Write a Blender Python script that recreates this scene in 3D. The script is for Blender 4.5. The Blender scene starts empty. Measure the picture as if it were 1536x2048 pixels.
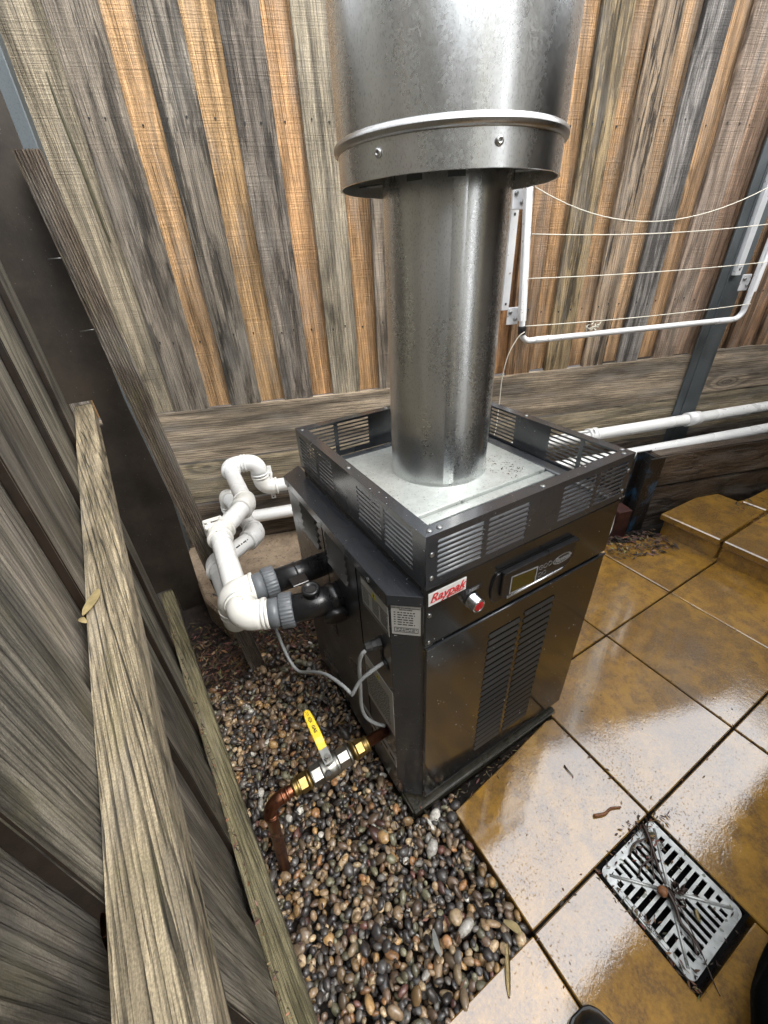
import bpy, bmesh, math, random
import numpy as np
from mathutils import Vector, Matrix, noise

random.seed(11); np.random.seed(11)
sc = bpy.context.scene
COL = sc.collection
S = 0.75                      # everything below is written in units of 0.75 m; scaled to metres at the end

# ------------------------------------------------------------------ camera, sky, sun, exposure
cam_d = bpy.data.cameras.new("camera")
cam = bpy.data.objects.new("camera", cam_d); COL.objects.link(cam)
cam_d.sensor_fit = 'HORIZONTAL'; cam_d.sensor_width = 36.0
cam_d.lens = 36.0 * 821.06 / 1536.0
cam_d.clip_start = 0.02; cam_d.clip_end = 500
def rot_from_vec(rv):
    a = math.sqrt(sum(c*c for c in rv)); return Matrix.Rotation(a, 3, Vector(rv)/a)
Rw2c = rot_from_vec((2.0653716, -0.59368958, 0.26576799))
flip = Matrix(((1,0,0),(0,-1,0),(0,0,-1)))
Rc2w = (flip @ Rw2c).transposed()
cam.matrix_world = Matrix.Translation(Vector((-0.3843453*S, -0.52892182*S, 1.6*S))) @ Rc2w.to_4x4()
sc.camera = cam

world = bpy.data.worlds.new("World"); sc.world = world; world.use_nodes = True
wn = world.node_tree; wn.nodes.clear()
w_out = wn.nodes.new("ShaderNodeOutputWorld"); w_bg = wn.nodes.new("ShaderNodeBackground")
w_sky = wn.nodes.new("ShaderNodeTexSky"); w_sky.sky_type = 'NISHITA'; w_sky.sun_disc = False
SUN_EL, SUN_AZ = math.radians(52), math.radians(150)
w_sky.sun_elevation = SUN_EL; w_sky.sun_rotation = SUN_AZ
w_sky.air_density = 1.6; w_sky.dust_density = 6.0; w_sky.ozone_density = 1.0
w_hs = wn.nodes.new("ShaderNodeHueSaturation"); w_hs.inputs['Saturation'].default_value = 0.22
wn.links.new(w_sky.outputs[0], w_hs.inputs['Color']); w_add = wn.nodes.new("ShaderNodeMix"); w_add.data_type = 'RGBA'; w_add.blend_type = 'ADD'; w_add.inputs[0].default_value = 1.0
w_add.inputs[7].default_value = (8.6, 8.9, 9.3, 1)          # even bright cloud cover over the sky
wn.links.new(w_hs.outputs[0], w_add.inputs[6]); wn.links.new(w_add.outputs[2], w_bg.inputs[0])
w_bg.inputs[1].default_value = 0.15
wn.links.new(w_bg.outputs[0], w_out.inputs[0])
sun_d = bpy.data.lights.new("sun", 'SUN'); sun_d.energy = 1.5; sun_d.angle = math.radians(28); sun_d.color = (1, .97, .92)
sun = bpy.data.objects.new("sun", sun_d); COL.objects.link(sun)
sd = Vector((math.sin(SUN_AZ)*math.cos(SUN_EL), math.cos(SUN_AZ)*math.cos(SUN_EL), math.sin(SUN_EL)))
sun.rotation_euler = sd.to_track_quat('Z', 'Y').to_euler()
sc.view_settings.view_transform = 'Standard'; sc.view_settings.look = 'None'
sc.view_settings.gamma = 1.0; sc.view_settings.use_curve_mapping = False
sc.view_settings.exposure = 0.72
sc.cycles.max_bounces = 8; sc.cycles.diffuse_bounces = 4; sc.cycles.glossy_bounces = 5
sc.cycles.use_denoising = True

# ------------------------------------------------------------------ material helpers
class N:
    def __init__(s, name):
        s.m = bpy.data.materials.new(name); s.m.use_nodes = True; s.t = s.m.node_tree; s.t.nodes.clear()
        s.out = s.n("ShaderNodeOutputMaterial"); s.b = s.n("ShaderNodeBsdfPrincipled")
        s.l(s.b.outputs[0], s.out.inputs[0])
    def n(s, ty, **kw):
        x = s.t.nodes.new(ty)
        for k, v in kw.items(): setattr(x, k, v)
        return x
    def l(s, a, b): s.t.links.new(a, b)
    def setin(s, node, key, v):
        if v is None: return
        if isinstance(v, bpy.types.NodeSocket): s.l(v, node.inputs[key])
        else: node.inputs[key].default_value = v
    def math(s, op, a, b=None, c=None, clamp=False):
        x = s.n("ShaderNodeMath", operation=op, use_clamp=clamp)
        s.setin(x, 0, a); s.setin(x, 1, b); s.setin(x, 2, c); return x.outputs[0]
    def attr(s, name):
        return s.n("ShaderNodeAttribute", attribute_name=name)
    def scale(s, vec, sc_):
        x = s.n("ShaderNodeVectorMath", operation='MULTIPLY'); s.l(vec, x.inputs[0]); x.inputs[1].default_value = sc_; return x.outputs[0]
    def noise(s, vec, scale=5, detail=4, rough=.6, dist=0.0):
        x = s.n("ShaderNodeTexNoise"); 
        if vec is not None: s.l(vec, x.inputs['Vector'])
        x.inputs['Scale'].default_value = scale; x.inputs['Detail'].default_value = detail
        x.inputs['Roughness'].default_value = rough; x.inputs['Distortion'].default_value = dist
        return x.outputs[0]
    def ramp(s, v, lo, hi, a=0.0, b=1.0):
        x = s.n("ShaderNodeMapRange"); x.interpolation_type = 'SMOOTHSTEP'
        s.setin(x, 'Value', v); x.inputs['From Min'].default_value = lo; x.inputs['From Max'].default_value = hi
        x.inputs['To Min'].default_value = a; x.inputs['To Max'].default_value = b; return x.outputs[0]
    def mix(s, f, a, b, mode='MIX'):
        x = s.n("ShaderNodeMix", data_type='RGBA', blend_type=mode)
        s.setin(x, 0, f); s.setin(x, 6, a if isinstance(a, bpy.types.NodeSocket) else tuple(a)+(1,)*(4-len(a)))
        s.setin(x, 7, b if isinstance(b, bpy.types.NodeSocket) else tuple(b)+(1,)*(4-len(b))); return x.outputs[2]
    def bump(s, h, strength=.4, dist=.01, prev=None):
        x = s.n("ShaderNodeBump"); x.inputs['Strength'].default_value = strength; x.inputs['Distance'].default_value = dist
        s.l(h, x.inputs['Height']); 
        if prev is not None: s.l(prev, x.inputs['Normal'])
        return x.outputs[0]
    def obj(s): return s.n("ShaderNodeTexCoord").outputs['Object']
    def P(s, **kw):
        names = dict(color='Base Color', rough='Roughness', metal='Metallic', spec='Specular IOR Level', coat='Coat Weight',
                     coatr='Coat Roughness', coatior='Coat IOR', normal='Normal', coatn='Coat Normal', emis='Emission Strength', emc='Emission Color', aniso='Anisotropic')
        for k, v in kw.items():
            if k in ('color', 'emc') and not isinstance(v, bpy.types.NodeSocket): v = tuple(v)+(1,)*(4-len(v))
            s.setin(s.b, names[k], v)
        return s.m

def wood(name, rough=.75, wet=0.0, bumpk=.5, moss=0.0, ringa=.42, ringf=1.5, crot=.035, glk=1.0):
    """reads gc (along, across, depth), tint, and wx = (mould, saw marks, cracks)"""
    k = N(name); gc = k.attr('gc').outputs['Vector']; tint = k.attr('tint').outputs['Color']
    wx = k.n("ShaderNodeSeparateColor"); k.l(k.attr('wx').outputs['Color'], wx.inputs[0])
    mould, saw, crack = wx.outputs[0], wx.outputs[1], wx.outputs[2]
    # knots
    kv = k.n("ShaderNodeTexVoronoi"); k.l(k.scale(gc, (1.3, 3.4, 0.0)), kv.inputs['Vector']); kv.inputs['Scale'].default_value = 1.0
    kd = kv.outputs['Distance']
    pull = k.math('MULTIPLY', k.math('POWER', 2.718, k.math('MULTIPLY', kd, -9.0)), 4.5)
    base = k.scale(gc, (1.1, 26.0, 26.0))
    warp = k.math('MULTIPLY', k.noise(k.scale(gc, (1.1, 5.0, 5.0)), 1.0, 2, .5), 7.0)
    sep = k.n("ShaderNodeSeparateXYZ"); k.l(base, sep.inputs[0])
    ph = k.math('ADD', k.math('ADD', k.math('MULTIPLY', sep.outputs[1], ringf), warp), k.math('MULTIPLY', pull, 2.5))
    rings = k.math('SINE', k.math('MULTIPLY', ph, 2.2))
    rings = k.ramp(rings, -.2, 1.0)
    fib = k.noise(k.scale(gc, (11.0, 190.0, 190.0)), 1.0, 6, .7)
    fib2 = k.noise(k.scale(gc, (2.0, 40.0, 40.0)), 1.0, 4, .6)
    patch = k.noise(k.scale(gc, (1.8, 7.0, 7.0)), 1.0, 4, .6)
    # saw marks across the board
    sm = k.noise(k.scale(gc, (190.0, 3.0, 3.0)), 1.0, 4, .6)
    sm2 = k.noise(k.scale(gc, (34.0, 2.0, 2.0)), 1.0, 3, .6)
    sawm = k.math('MULTIPLY', k.math('ADD', k.ramp(sm, .38, .66, -.5, .5), k.ramp(sm2, .35, .65, -.22, .22)), saw)
    rs_ = k.n("ShaderNodeSeparateXYZ")
    def lines(freq, wv, amp, thr, along, mlo, soft=.035):
        wv_ = k.math('MULTIPLY', k.noise(k.scale(gc, wv), 1.0, 3, .5), amp)
        sn = k.math('SINE', k.math('ADD', k.math('MULTIPLY', rs_.outputs[1], freq), wv_))
        return k.math('MULTIPLY', k.ramp(sn, thr, thr+soft), k.ramp(k.noise(k.scale(gc, along), 1.0, 2, .5), mlo, mlo+.08))
    rot = k.n("ShaderNodeVectorRotate"); rot.rotation_type = 'Z_AXIS'; rot.inputs['Angle'].default_value = crot; rot.inputs['Center'].default_value = (0, 0, 0)
    k.l(gc, rot.inputs['Vector']); k.l(rot.outputs[0], rs_.inputs[0])
    gl = k.math('ADD', k.math('MULTIPLY', lines(480.0, (.9, 14, 14), 16.0, .55, (1.2, 30, 30), .40, .4), .34), k.math('MULTIPLY', lines(900.0, (1.8, 30, 30), 10.0, .6, (2.5, 60, 60), .45, .35), .24))
    grit = k.noise(k.scale(gc, (420.0, 520.0, 520.0)), 1.0, 2, .6)
    # value
    v = k.math('ADD', k.ramp(fib, .25, .75, .60, 1.38), k.ramp(fib2, .3, .7, -.28, .22))
    v = k.math('MULTIPLY', v, k.math('SUBTRACT', 1.06, k.math('MULTIPLY', rings, ringa)))
    v = k.math('MULTIPLY', v, k.ramp(patch, .25, .75, .74, 1.30))
    v = k.math('MULTIPLY', v, k.math('ADD', 1.0, k.math('MULTIPLY', sawm, .08)))
    v = k.math('MULTIPLY', v, k.math('SUBTRACT', 1.0, k.math('MULTIPLY', gl, glk))); v = k.math('MULTIPLY', v, k.ramp(grit, .25, .75, .72, 1.28))
    knot = k.math('MULTIPLY', k.ramp(kd, .05, .11, 1.0, 0.0), k.ramp(k.noise(k.scale(gc, (30, 60, 60)), 1.0, 2), .3, .7, .5, 1.1))
    v = k.math('MULTIPLY', v, k.math('SUBTRACT', 1.0, k.math('MULTIPLY', knot, .55)))
    # long dark mould streaks
    ms = k.noise(k.scale(gc, (2.6, 34.0, 34.0)), 1.0, 6, .72, .4)
    ms2 = k.noise(k.scale(gc, (1.2, 8.0, 8.0)), 1.0, 3, .6)
    mm = k.math('MULTIPLY', k.ramp(k.math('ADD', ms, k.math('MULTIPLY', ms2, .6)), .79, .87), mould)
    v = k.math('MULTIPLY', v, k.math('SUBTRACT', 1.0, k.math('MULTIPLY', mm, .85)))
    # drying cracks: thin ridges of a long noise
    cline = lines(330.0, (1.3, 20, 20), 11.0, .92, (1.6, 26, 26), .48)
    cl2 = k.math('MULTIPLY', lines(1150.0, (3.5, 50, 50), 9.0, .80, (5.0, 90, 90), .49), .6)
    ck = k.math('MULTIPLY', k.math('MAXIMUM', cline, cl2), crack)
    v = k.math('MULTIPLY', v, k.math('SUBTRACT', 1.0, k.math('MULTIPLY', ck, .85)))
    vc = k.n("ShaderNodeCombineColor"); [k.l(v, vc.inputs[i]) for i in range(3)]
    col = k.mix(1.0, tint, vc.outputs[0], 'MULTIPLY')
    grey = k.mix(k.ramp(k.noise(k.scale(gc, (3, 14, 14)), 1.0, 4), .45, .75, 0, .35), col, (.30, .28, .25))
    if moss:
        grey = k.mix(k.ramp(k.noise(k.scale(gc, (9, 26, 26)), 1.0, 4, .7), .5, .72, 0, moss), grey, (.13, .12, .05))
    h = k.math('ADD', k.math('MULTIPLY', fib, .7), k.math('MULTIPLY', sawm, .3)); h = k.math('SUBTRACT', h, k.math('MULTIPLY', gl, 1.5))
    h = k.math('SUBTRACT', h, k.math('MULTIPLY', ck, 1.8)); h = k.math('SUBTRACT', h, k.math('MULTIPLY', rings, .15))
    k.P(color=grey, rough=rough, spec=.35, normal=k.bump(h, bumpk, .006))
    if wet: k.P(coat=wet, coatr=.18, coatior=1.4)
    return k.m

M = {}
M['paling'] = wood("paling_timber", .78, 0, .6, ringa=.40, glk=1.0)

M['plinth'] = wood("plinth_timber", .7, .08, .45, ringa=.5, ringf=.8, glk=1.6)
M['rail'] = wood("weathered_rail_timber", .85, 0, .7, .35, ringa=.15, ringf=.9, crot=.07, glk=1.25)
M['leftpaling'] = wood("wet_grey_paling", .7, .1, .9, .30, ringa=.5, ringf=.6, glk=.9)
M['sleeper'] = wood("dark_sleeper_timber", .5, .25, .9)

def simple(name, color, rough=.5, metal=0.0, nscale=30, nvar=.25, bumps=.1, coat=0, coatr=.1, spec=.5, dist=.002, speck=None):
    k = N(name); o = k.obj(); n1 = k.noise(o, nscale, 5, .65)
    dark = tuple(c*(1-nvar) for c in color); lite = tuple(min(1, c*(1+nvar)) for c in color)
    col = k.mix(k.ramp(n1, .25, .75), dark, lite)
    if speck: col = k.mix(k.ramp(k.noise(o, speck[1], 2, .5), speck[2], speck[2]+.03), col, speck[0])
    k.P(color=col, metal=metal, rough=k.ramp(k.noise(o, nscale*.4, 4), .2, .8, max(.02, rough*.75), min(1, rough*1.3)), spec=spec, coat=coat, coatr=coatr)
    if bumps: k.P(normal=k.bump(k.noise(o, nscale*2, 4), bumps, dist))
    return k.m

# galvanised sheet: spangle, faint smears, white rust freckles
def galv(name, base, rlo, rhi, dark=.0, stretch=(1,1,.25)):
    k = N(name); o = k.obj()
    vor = k.n("ShaderNodeTexVoronoi"); k.l(o, vor.inputs['Vector']); vor.inputs['Scale'].default_value = 230
    sp = k.n("ShaderNodeSeparateColor"); k.l(vor.outputs['Color'], sp.inputs[0])
    n1 = k.noise(k.scale(o, stretch), 9, 2, .5); n2 = k.noise(o, 260, 3, .6); n3 = k.noise(k.scale(o, (1, 1, .5)), 520, 2, .6)
    c = k.mix(k.ramp(n1, .3, .7), tuple(b*.9 for b in base), tuple(min(1, b*1.06) for b in base))
    c = k.mix(k.math('MULTIPLY', sp.outputs[0], .10), c, tuple(b*.6 for b in base))
    c = k.mix(k.ramp(n3, .54, .68, 0, .42), c, tuple(b*.45 for b in base))
    r = k.math('ADD', k.ramp(n1, .25, .75, rlo, rhi), k.math('MULTIPLY', k.math('SUBTRACT', sp.outputs[1], .5), .04))
    h = k.math('ADD', k.math('MULTIPLY', n2, .4), n3)
    k.P(color=c, metal=1.0, rough=r, normal=k.bump(h, .022, .001, k.bump(k.noise(k.scale(o, (1,1,.5)), 9, 2), .08, .01)))
    return k.m
M['galv'] = galv("galvanised_flue_sheet", (.78, .795, .79), .22, .34)
M['galv_post'] = galv("galvanised_post_steel", (.17, .19, .20), .55, .7, stretch=(1,1,.6))
M['galv_pale'] = simple("pale_galvanised_plate", (.50, .525, .50), .42, .4, 60, .10, .05, speck=((.2,.2,.17), 210, .66))
M['bead'] = galv("rolled_bead_metal", (.50, .50, .49), .28, .38)

# dark powder coat with water specks and faint dust
def powder(name, base, rough, coat=0.35):
    k = N(name); o = k.obj(); n = k.noise(o, 320, 3, .6); d = k.noise(o, 7, 3, .5)
    c = k.mix(k.ramp(d, .45, .8, 0, .18), base, tuple(b*1.9+.008 for b in base))
    drops = k.noise(o, 150, 2, .5)
    c = k.mix(k.ramp(drops, .735, .76, 0, .8), c, (.5, .52, .52))
    k.P(color=c, rough=k.ramp(d, .3, .7, rough*.8, rough*1.25), spec=.6, coat=coat, coatr=.12, normal=k.bump(n, .05, .001))
    return k.m
M['black'] = powder("charcoal_powder_coat", (.022, .024, .027), .30)
M['door'] = powder("glossy_black_panel", (.012, .012, .012), .17, .6)
M['tray'] = powder("charcoal_guard_metal", (.026, .029, .034), .24, .5)
M['slat'] = powder("louvre_metal", (.024, .024, .024), .35, .3)
M['trayfloor'] = powder("guard_floor_metal", (.075, .082, .09), .3, .4)
M['plastic'] = simple("black_plastic", (.012, .012, .013), .32, 0, 80, .3, .12, coat=.2)
M['padmat'] = simple('wet_black_base_pad', (.032,.029,.02), .3, 0, 60, .4, .5, coat=.3)
M['hollow_shade'] = simple("black_hollow_and_shade", (.003, .003, .003), .9, bumps=0, spec=.1)
M['pvc'] = simple("white_pvc", (.76, .76, .745), .28, 0, 9, .05, .03, coat=.15, speck=((.42,.40,.34), 95, .70))
M['pvc_cream'] = simple("cream_pvc_fitting", (.72, .71, .665), .3, 0, 9, .06, .03, coat=.15, speck=((.40,.36,.28), 80, .68))
M['grey_union'] = simple("grey_pvc_union", (.115, .125, .135), .4, 0, 40, .12, .05)
M['copper'] = simple("aged_copper", (.30, .125, .07), .32, 1.0, 25, .30, .06, speck=((.16,.07,.05), 45, .6))
M['brass'] = simple("brass_nut_metal", (.27, .19, .07), .42, 1.0, 35, .25, .05)
M['chrome'] = simple("nickel_valve_metal", (.25, .245, .225), .40, 1.0, 60, .15, .05)
M['screw'] = simple("screw_metal", (.35, .36, .36), .35, 1.0, 60, .2, .05)
M['yellow'] = simple("yellow_vinyl", (.80, .55, .01), .38, 0, 40, .08, .05)
M['red'] = simple("red_button", (.35, .01, .02), .3, bumps=0, coat=.4)
M['redprint'] = simple("red_print", (.50, .015, .02), .5, bumps=0)
M['sticker'] = simple("white_sticker", (.62, .62, .60), .45, 0, 20, .05, .02)
M['sticker_grey'] = simple("silver_label_paper", (.36, .36, .34), .42, 0, 20, .06, .02)
M['ink'] = simple("black_ink", (.015, .015, .015), .6, bumps=0)
M['warn'] = simple("warning_yellow_print", (.55, .50, .02), .5, bumps=0)
M['silverprint'] = simple("silver_print", (.25, .25, .25), .4, bumps=0)
M['trim'] = simple("satin_silver_trim", (.55, .56, .58), .25, 1.0, 60, .1, 0)
M['lcd'] = simple("unlit_lcd_glass", (.045, .038, .008), .15, 0, 8, .1, 0, coat=.5)
M['cable'] = simple("grey_cable_sheath", (.24, .25, .25), .45, 0, 40, .08, 0)
M['white_paint'] = simple("white_enamel", (.66, .67, .68), .35, 0, 14, .08, .05, speck=((.30,.27,.22), 70, .69))
M['cord'] = simple("cream_line_cord", (.62, .59, .50), .8, 0, 200, .15, .3)
M['wetedge'] = simple("wet_brown_sawn_edge", (.012,.007,.004), .5, 0, 30, .5, .4)
M['grate'] = simple("scuffed_pale_grate", (.42, .435, .42), .34, .45, 22, .34, .12, coat=.3, speck=((.16,.17,.14), 70, .63))
M['resin'] = simple('dark_olive_resin', (.055,.048,.022), .35, 0, 60, .3, .2)
M['shoe'] = simple("black_leather", (.006, .006, .006), .45, 0, 60, .3, .2)
M['glass_blk'] = simple("black_nylon", (.002, .002, .002), .9, 0, 90, .3, .2, spec=.05)
M['leaf_pale'] = simple("pale_seed_husk", (.50, .40, .20), .6, 0, 60, .25, .3)
M['leaf_brown'] = simple("dry_brown_leaf", (.20, .085, .035), .6, 0, 50, .4, .4)
M['twig'] = simple("wet_twig_bark", (.03, .015, .009), .4, 0, 80, .5, .4, coat=.3)
M['cream'] = simple('cream_reflector_post', (.72,.68,.52), .5, 0, 10, .05, .1)
M['brick'] = simple("render_wall", (.24, .23, .21), .8, 0, 10, .15, .2)
M['eave'] = simple("dark_eave_lining", (.045, .035, .025), .8, 0, 10, .2, .1)

k = N("dark_stained_sheet"); o = k.obj()
c = k.mix(k.ramp(k.noise(o, 5, 6, .7), .3, .7), (.016, .013, .010), (.044, .035, .027))
c = k.mix(k.ramp(k.noise(k.scale(o, (1, 1, .25)), 7, 5, .6), .5, .8, 0, .7), c, (.040, .024, .015))
c = k.mix(k.ramp(k.noise(o, 160, 2, .5), .70, .73, 0, .5), c, (.2, .2, .19))
k.P(color=c, rough=.5, spec=.4, normal=k.bump(k.noise(o, 120, 4), .15, .003)); M['rust_sheet'] = k.m

# wet stencilled pavers
k = N("wet_ochre_paving"); o = k.obj(); tint = k.attr('tint').outputs['Color']
n1 = k.noise(o, 4.5, 6, .65); n2 = k.noise(o, 22, 6, .7); n3 = k.noise(o, 150, 4, .7); n5 = k.noise(o, 60, 3, .6)
c = k.mix(k.ramp(n1, .30, .68), (.125, .056, .003), (.39, .200, .016))
c = k.mix(k.ramp(n2, .40, .66, 0, .8), c, (.085, .040, .012))
c = k.mix(k.ramp(n3, .35, .7, 0, .45), c, (.40, .215, .022))
c = k.mix(k.ramp(k.noise(o, 3.2, 4, .6), .52, .72, 0, .3), c, (.17, .14, .12))
vor = k.n("ShaderNodeTexVoronoi"); k.l(o, vor.inputs['Vector']); vor.inputs['Scale'].default_value = 13
pit = k.math('MULTIPLY', k.ramp(vor.outputs['Distance'], .035, .075, 1, 0), k.ramp(k.noise(o, 6, 2), .5, .55))
c = k.mix(k.math('MULTIPLY', pit, .8), c, (.03, .02, .012))
c = k.mix(1.0, c, tint, 'MULTIPLY')
film = k.ramp(k.noise(o, 1.7, 3, .5), .40, .60)                     # where the water stands deeper
n6 = k.noise(o, 330, 3, .7); h1 = k.math('ADD', k.math('ADD', n5, k.math('MULTIPLY', n3, .8)), k.math('MULTIPLY', n6, .25))
nb = k.bump(h1, .32, .004)
spk = k.noise(k.scale(o, (1.0, 1.0, 1.0)), 210, 2, .5); area = k.noise(o, 2.6, 3, .5)
wetm = k.math('SUBTRACT', 1.0, k.math('MULTIPLY', k.ramp(k.math('ADD', spk, k.math('MULTIPLY', area, .45)), .885, .91), .75))
cb = k.n("ShaderNodeBump"); k.l(h1, cb.inputs['Height']); cb.inputs['Distance'].default_value = .003
k.l(k.ramp(film, 0, 1, .08, .03), cb.inputs['Strength'])
k.P(color=c, rough=.55, spec=.4, normal=nb, coat=wetm, coatior=2.2, coatr=k.ramp(film, 0, 1, .09, .03), coatn=cb.outputs[0])
M['paving'] = k.m
M['paving_dry'] = k.m.copy(); M['paving_dry'].node_tree.nodes['Principled BSDF'].inputs['Coat Weight'].default_value = .12
M['joint'] = simple("dark_mortar_joint", (.010, .008, .006), .8, 0, 60, .5, .8, spec=.15)
k = N("weathered_concrete"); o = k.obj()
c = k.mix(k.ramp(k.noise(o, 9, 6, .7), .3, .7), (.16, .115, .075), (.33, .25, .17))
c = k.mix(k.ramp(k.noise(o, 60, 5, .7), .52, .68, 0, .85), c, (.09, .06, .04))
k.P(color=c, rough=.8, normal=k.bump(k.noise(o, 45, 6, .7), .7, .012)); M['concrete'] = k.m
k = N("dark_wet_soil"); o = k.obj()
c = k.mix(k.ramp(k.noise(o, 30, 7, .75), .3, .7), (.010, .007, .005), (.050, .031, .020))
k.P(color=c, rough=.75, normal=k.bump(k.noise(o, 50, 7, .75), 1.0, .03)); M['soil'] = k.m
k = N("wet_pebbles"); tint = k.attr('tint').outputs['Color']; o = k.obj()
c = k.mix(k.ramp(k.noise(o, 130, 4, .65), .35, .7, 0, .55), tint, (.09, .06, .04))
k.P(color=c, rough=.5, coat=.5, coatr=.17, coatior=1.55, normal=k.bump(k.noise(o, 220, 4), .2, .002)); M['pebble'] = k.m
k = N("leaf_litter"); tint = k.attr('tint').outputs['Color']; k.P(color=tint, rough=.65); M['litter'] = k.m
k = N("peeling_blue_steel"); o = k.obj()
c = k.mix(k.ramp(k.noise(o, 8, 5, .7), .50, .62), (.010, .008, .007), (.020, .055, .10))
c = k.mix(k.ramp(k.noise(o, 120, 4, .7), .62, .70), c, (.12, .13, .12))
k.P(color=c, rough=.4, coat=.3, normal=k.bump(k.noise(o, 90, 5), .5, .006)); M['blue_steel'] = k.m
M['red_timber'] = simple("dark_red_paint", (.040,.011,.008), .5, 0, 25, .5, .3)

# ------------------------------------------------------------------ geometry helpers
class G:
    """collects shapes into one bmesh; wood shapes carry gc / tint / wx"""
    def __init__(s):
        s.bm = bmesh.new()
        s.gc = s.bm.verts.layers.float_vector.new('gc')
        s.tn = s.bm.verts.layers.float_color.new('tint'); s.wx = s.bm.verts.layers.float_color.new('wx')
        s.mi = 0
    def board(s, P, L, W, D, tint=(.3,.25,.2), wx=(0,0,0), bevel=.003, cuts=0, wob=0.0, seed=None, side=None):
        """box from corner P with edge vectors L (grain), W, D"""
        P, L, W, D = map(Vector, (P, L, W, D)); r = random.Random(seed if seed is not None else random.random())
        t = bmesh.new(); n = cuts+2; rows = []
        l, w, d = L.length, W.length, D.length; wu, du = W/w, D/d
        for i in range(n):
            c = P + L*(i/(n-1)); q = []
            j = [r.uniform(-1, 1)*wob for _ in range(4)] if 0 < i < n-1 else [0]*4
            for (a, b2) in ((0,0),(1,0),(1,1),(0,1)):
                q.append(t.verts.new(c + W*a + D*b2 + wu*(j[0] if a == 0 else j[1]) + du*(j[2]*.6 if b2 else j[3]*.6)))
            rows.append(q)
        for i in range(n-1):
            for j in range(4):
                t.faces.new((rows[i][j], rows[i][(j+1) % 4], rows[i+1][(j+1) % 4], rows[i+1][j]))
        t.faces.new(rows[0][::-1]); t.faces.new(rows[-1])
        bmesh.ops.recalc_face_normals(t, faces=t.faces[:])
        if bevel:
            es = [e for e in t.edges if len(e.link_faces) == 2 and e.link_faces[0].normal.dot(e.link_faces[1].normal) < .5]
            bmesh.ops.bevel(t, geom=es, offset=bevel, segments=2, affect='EDGES', clamp_overlap=True)
        off = Vector((r.uniform(0, 50), r.uniform(0, 50), r.uniform(0, 50)))
        lu = L/l
        if side is not None:
            for f in t.faces:
                if abs(f.normal.dot(wu)) > .75: f.material_index = side
        q_ = r.uniform(.92, 1.08); tn = tuple(c*q_*r.uniform(.985, 1.015) for c in tint)
        s.merge(t, lambda co: (Vector(((co-P).dot(lu), (co-P).dot(wu), (co-P).dot(du)))+off), tn, wx)
    def merge(s, t, gcf=None, tint=(1,1,1), wx=(0,0,0), mat=None):
        mp = {}
        for v in t.verts:
            nv = s.bm.verts.new(v.co); mp[v] = nv
            nv[s.gc] = gcf(v.co) if gcf else v.co.copy()
            nv[s.tn] = (*tint[:3], 1); nv[s.wx] = (*wx[:3], 1)
        for f in t.faces:
            try:
                nf = s.bm.faces.new([mp[v] for v in f.verts]); nf.material_index = max(f.material_index, s.mi) if mat is None else mat; nf.smooth = f.smooth
            except ValueError: pass
        t.free()
    def box(s, lo, hi, bevel=.002, ax=None, org=(0,0,0), tint=(1,1,1), seg=1):
        """axis box lo..hi in the frame ax (3 vectors) at org"""
        t = bmesh.new(); ax = ax or (Vector((1,0,0)), Vector((0,1,0)), Vector((0,0,1))); org = Vector(org)
        vs = []
        for z in (lo[2], hi[2]):
            for (x, y) in ((lo[0],lo[1]),(hi[0],lo[1]),(hi[0],hi[1]),(lo[0],hi[1])):
                vs.append(t.verts.new(org + ax[0]*x + ax[1]*y + ax[2]*z))
        for f in ((3,2,1,0),(4,5,6,7),(0,1,5,4),(1,2,6,5),(2,3,7,6),(3,0,4,7)): t.faces.new([vs[i] for i in f])
        bmesh.ops.recalc_face_normals(t, faces=t.faces[:])
        if bevel: bmesh.ops.bevel(t, geom=t.edges[:], offset=bevel, segments=seg, affect='EDGES', clamp_overlap=True)
        s.merge(t, tint=tint); return s
    def prism(s, pts, z0, z1, bevel=0.0, ax=None, org=(0,0,0), tint=(1,1,1)):
        t = bmesh.new(); ax = ax or (Vector((1,0,0)), Vector((0,1,0)), Vector((0,0,1))); org = Vector(org)
        a = [t.verts.new(org+ax[0]*p[0]+ax[1]*p[1]+ax[2]*z0) for p in pts]; b = [t.verts.new(org+ax[0]*p[0]+ax[1]*p[1]+ax[2]*z1) for p in pts]
        n = len(pts); t.faces.new(a[::-1]); t.faces.new(b)
        for i in range(n): t.faces.new((a[i], a[(i+1) % n], b[(i+1) % n], b[i]))
        bmesh.ops.recalc_face_normals(t, faces=t.faces[:])
        if bevel: bmesh.ops.bevel(t, geom=t.edges[:], offset=bevel, segments=1, affect='EDGES', clamp_overlap=True)
        s.merge(t, tint=tint); return s
    def lathe(s, prof, org, axis, seg=32, ribs=None, cap=True, smooth=True, ref=None, poly=None):
        """prof = [(distance along axis, radius)]"""
        axis = Vector(axis).normalized(); org = Vector(org)
        a = Vector(ref) if ref else (Vector((0,0,1)) if abs(axis.z) < .9 else Vector((1,0,0)))
        u = (a - axis*a.dot(axis)).normalized(); w = axis.cross(u); t = bmesh.new(); rows = []
        for (d, r) in prof:
            row = []
            for i in range(seg):
                th = 2*math.pi*i/seg; rr = r
                if ribs: rr = r*(1 + ribs[1]*(1 if (i*ribs[0]//seg*2 != (i*ribs[0]*2)//seg) else 0))
                row.append(t.verts.new(org + axis*d + (u*math.cos(th)+w*math.sin(th))*rr))
            rows.append(row)
        for i in range(len(rows)-1):
            for j in range(seg):
                f = t.faces.new((rows[i][j], rows[i][(j+1) % seg], rows[i+1][(j+1) % seg], rows[i+1][j])); f.smooth = smooth
        if cap:
            t.faces.new(rows[0][::-1]); t.faces.new(rows[-1])
        bmesh.ops.recalc_face_normals(t, faces=t.faces[:])
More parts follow.
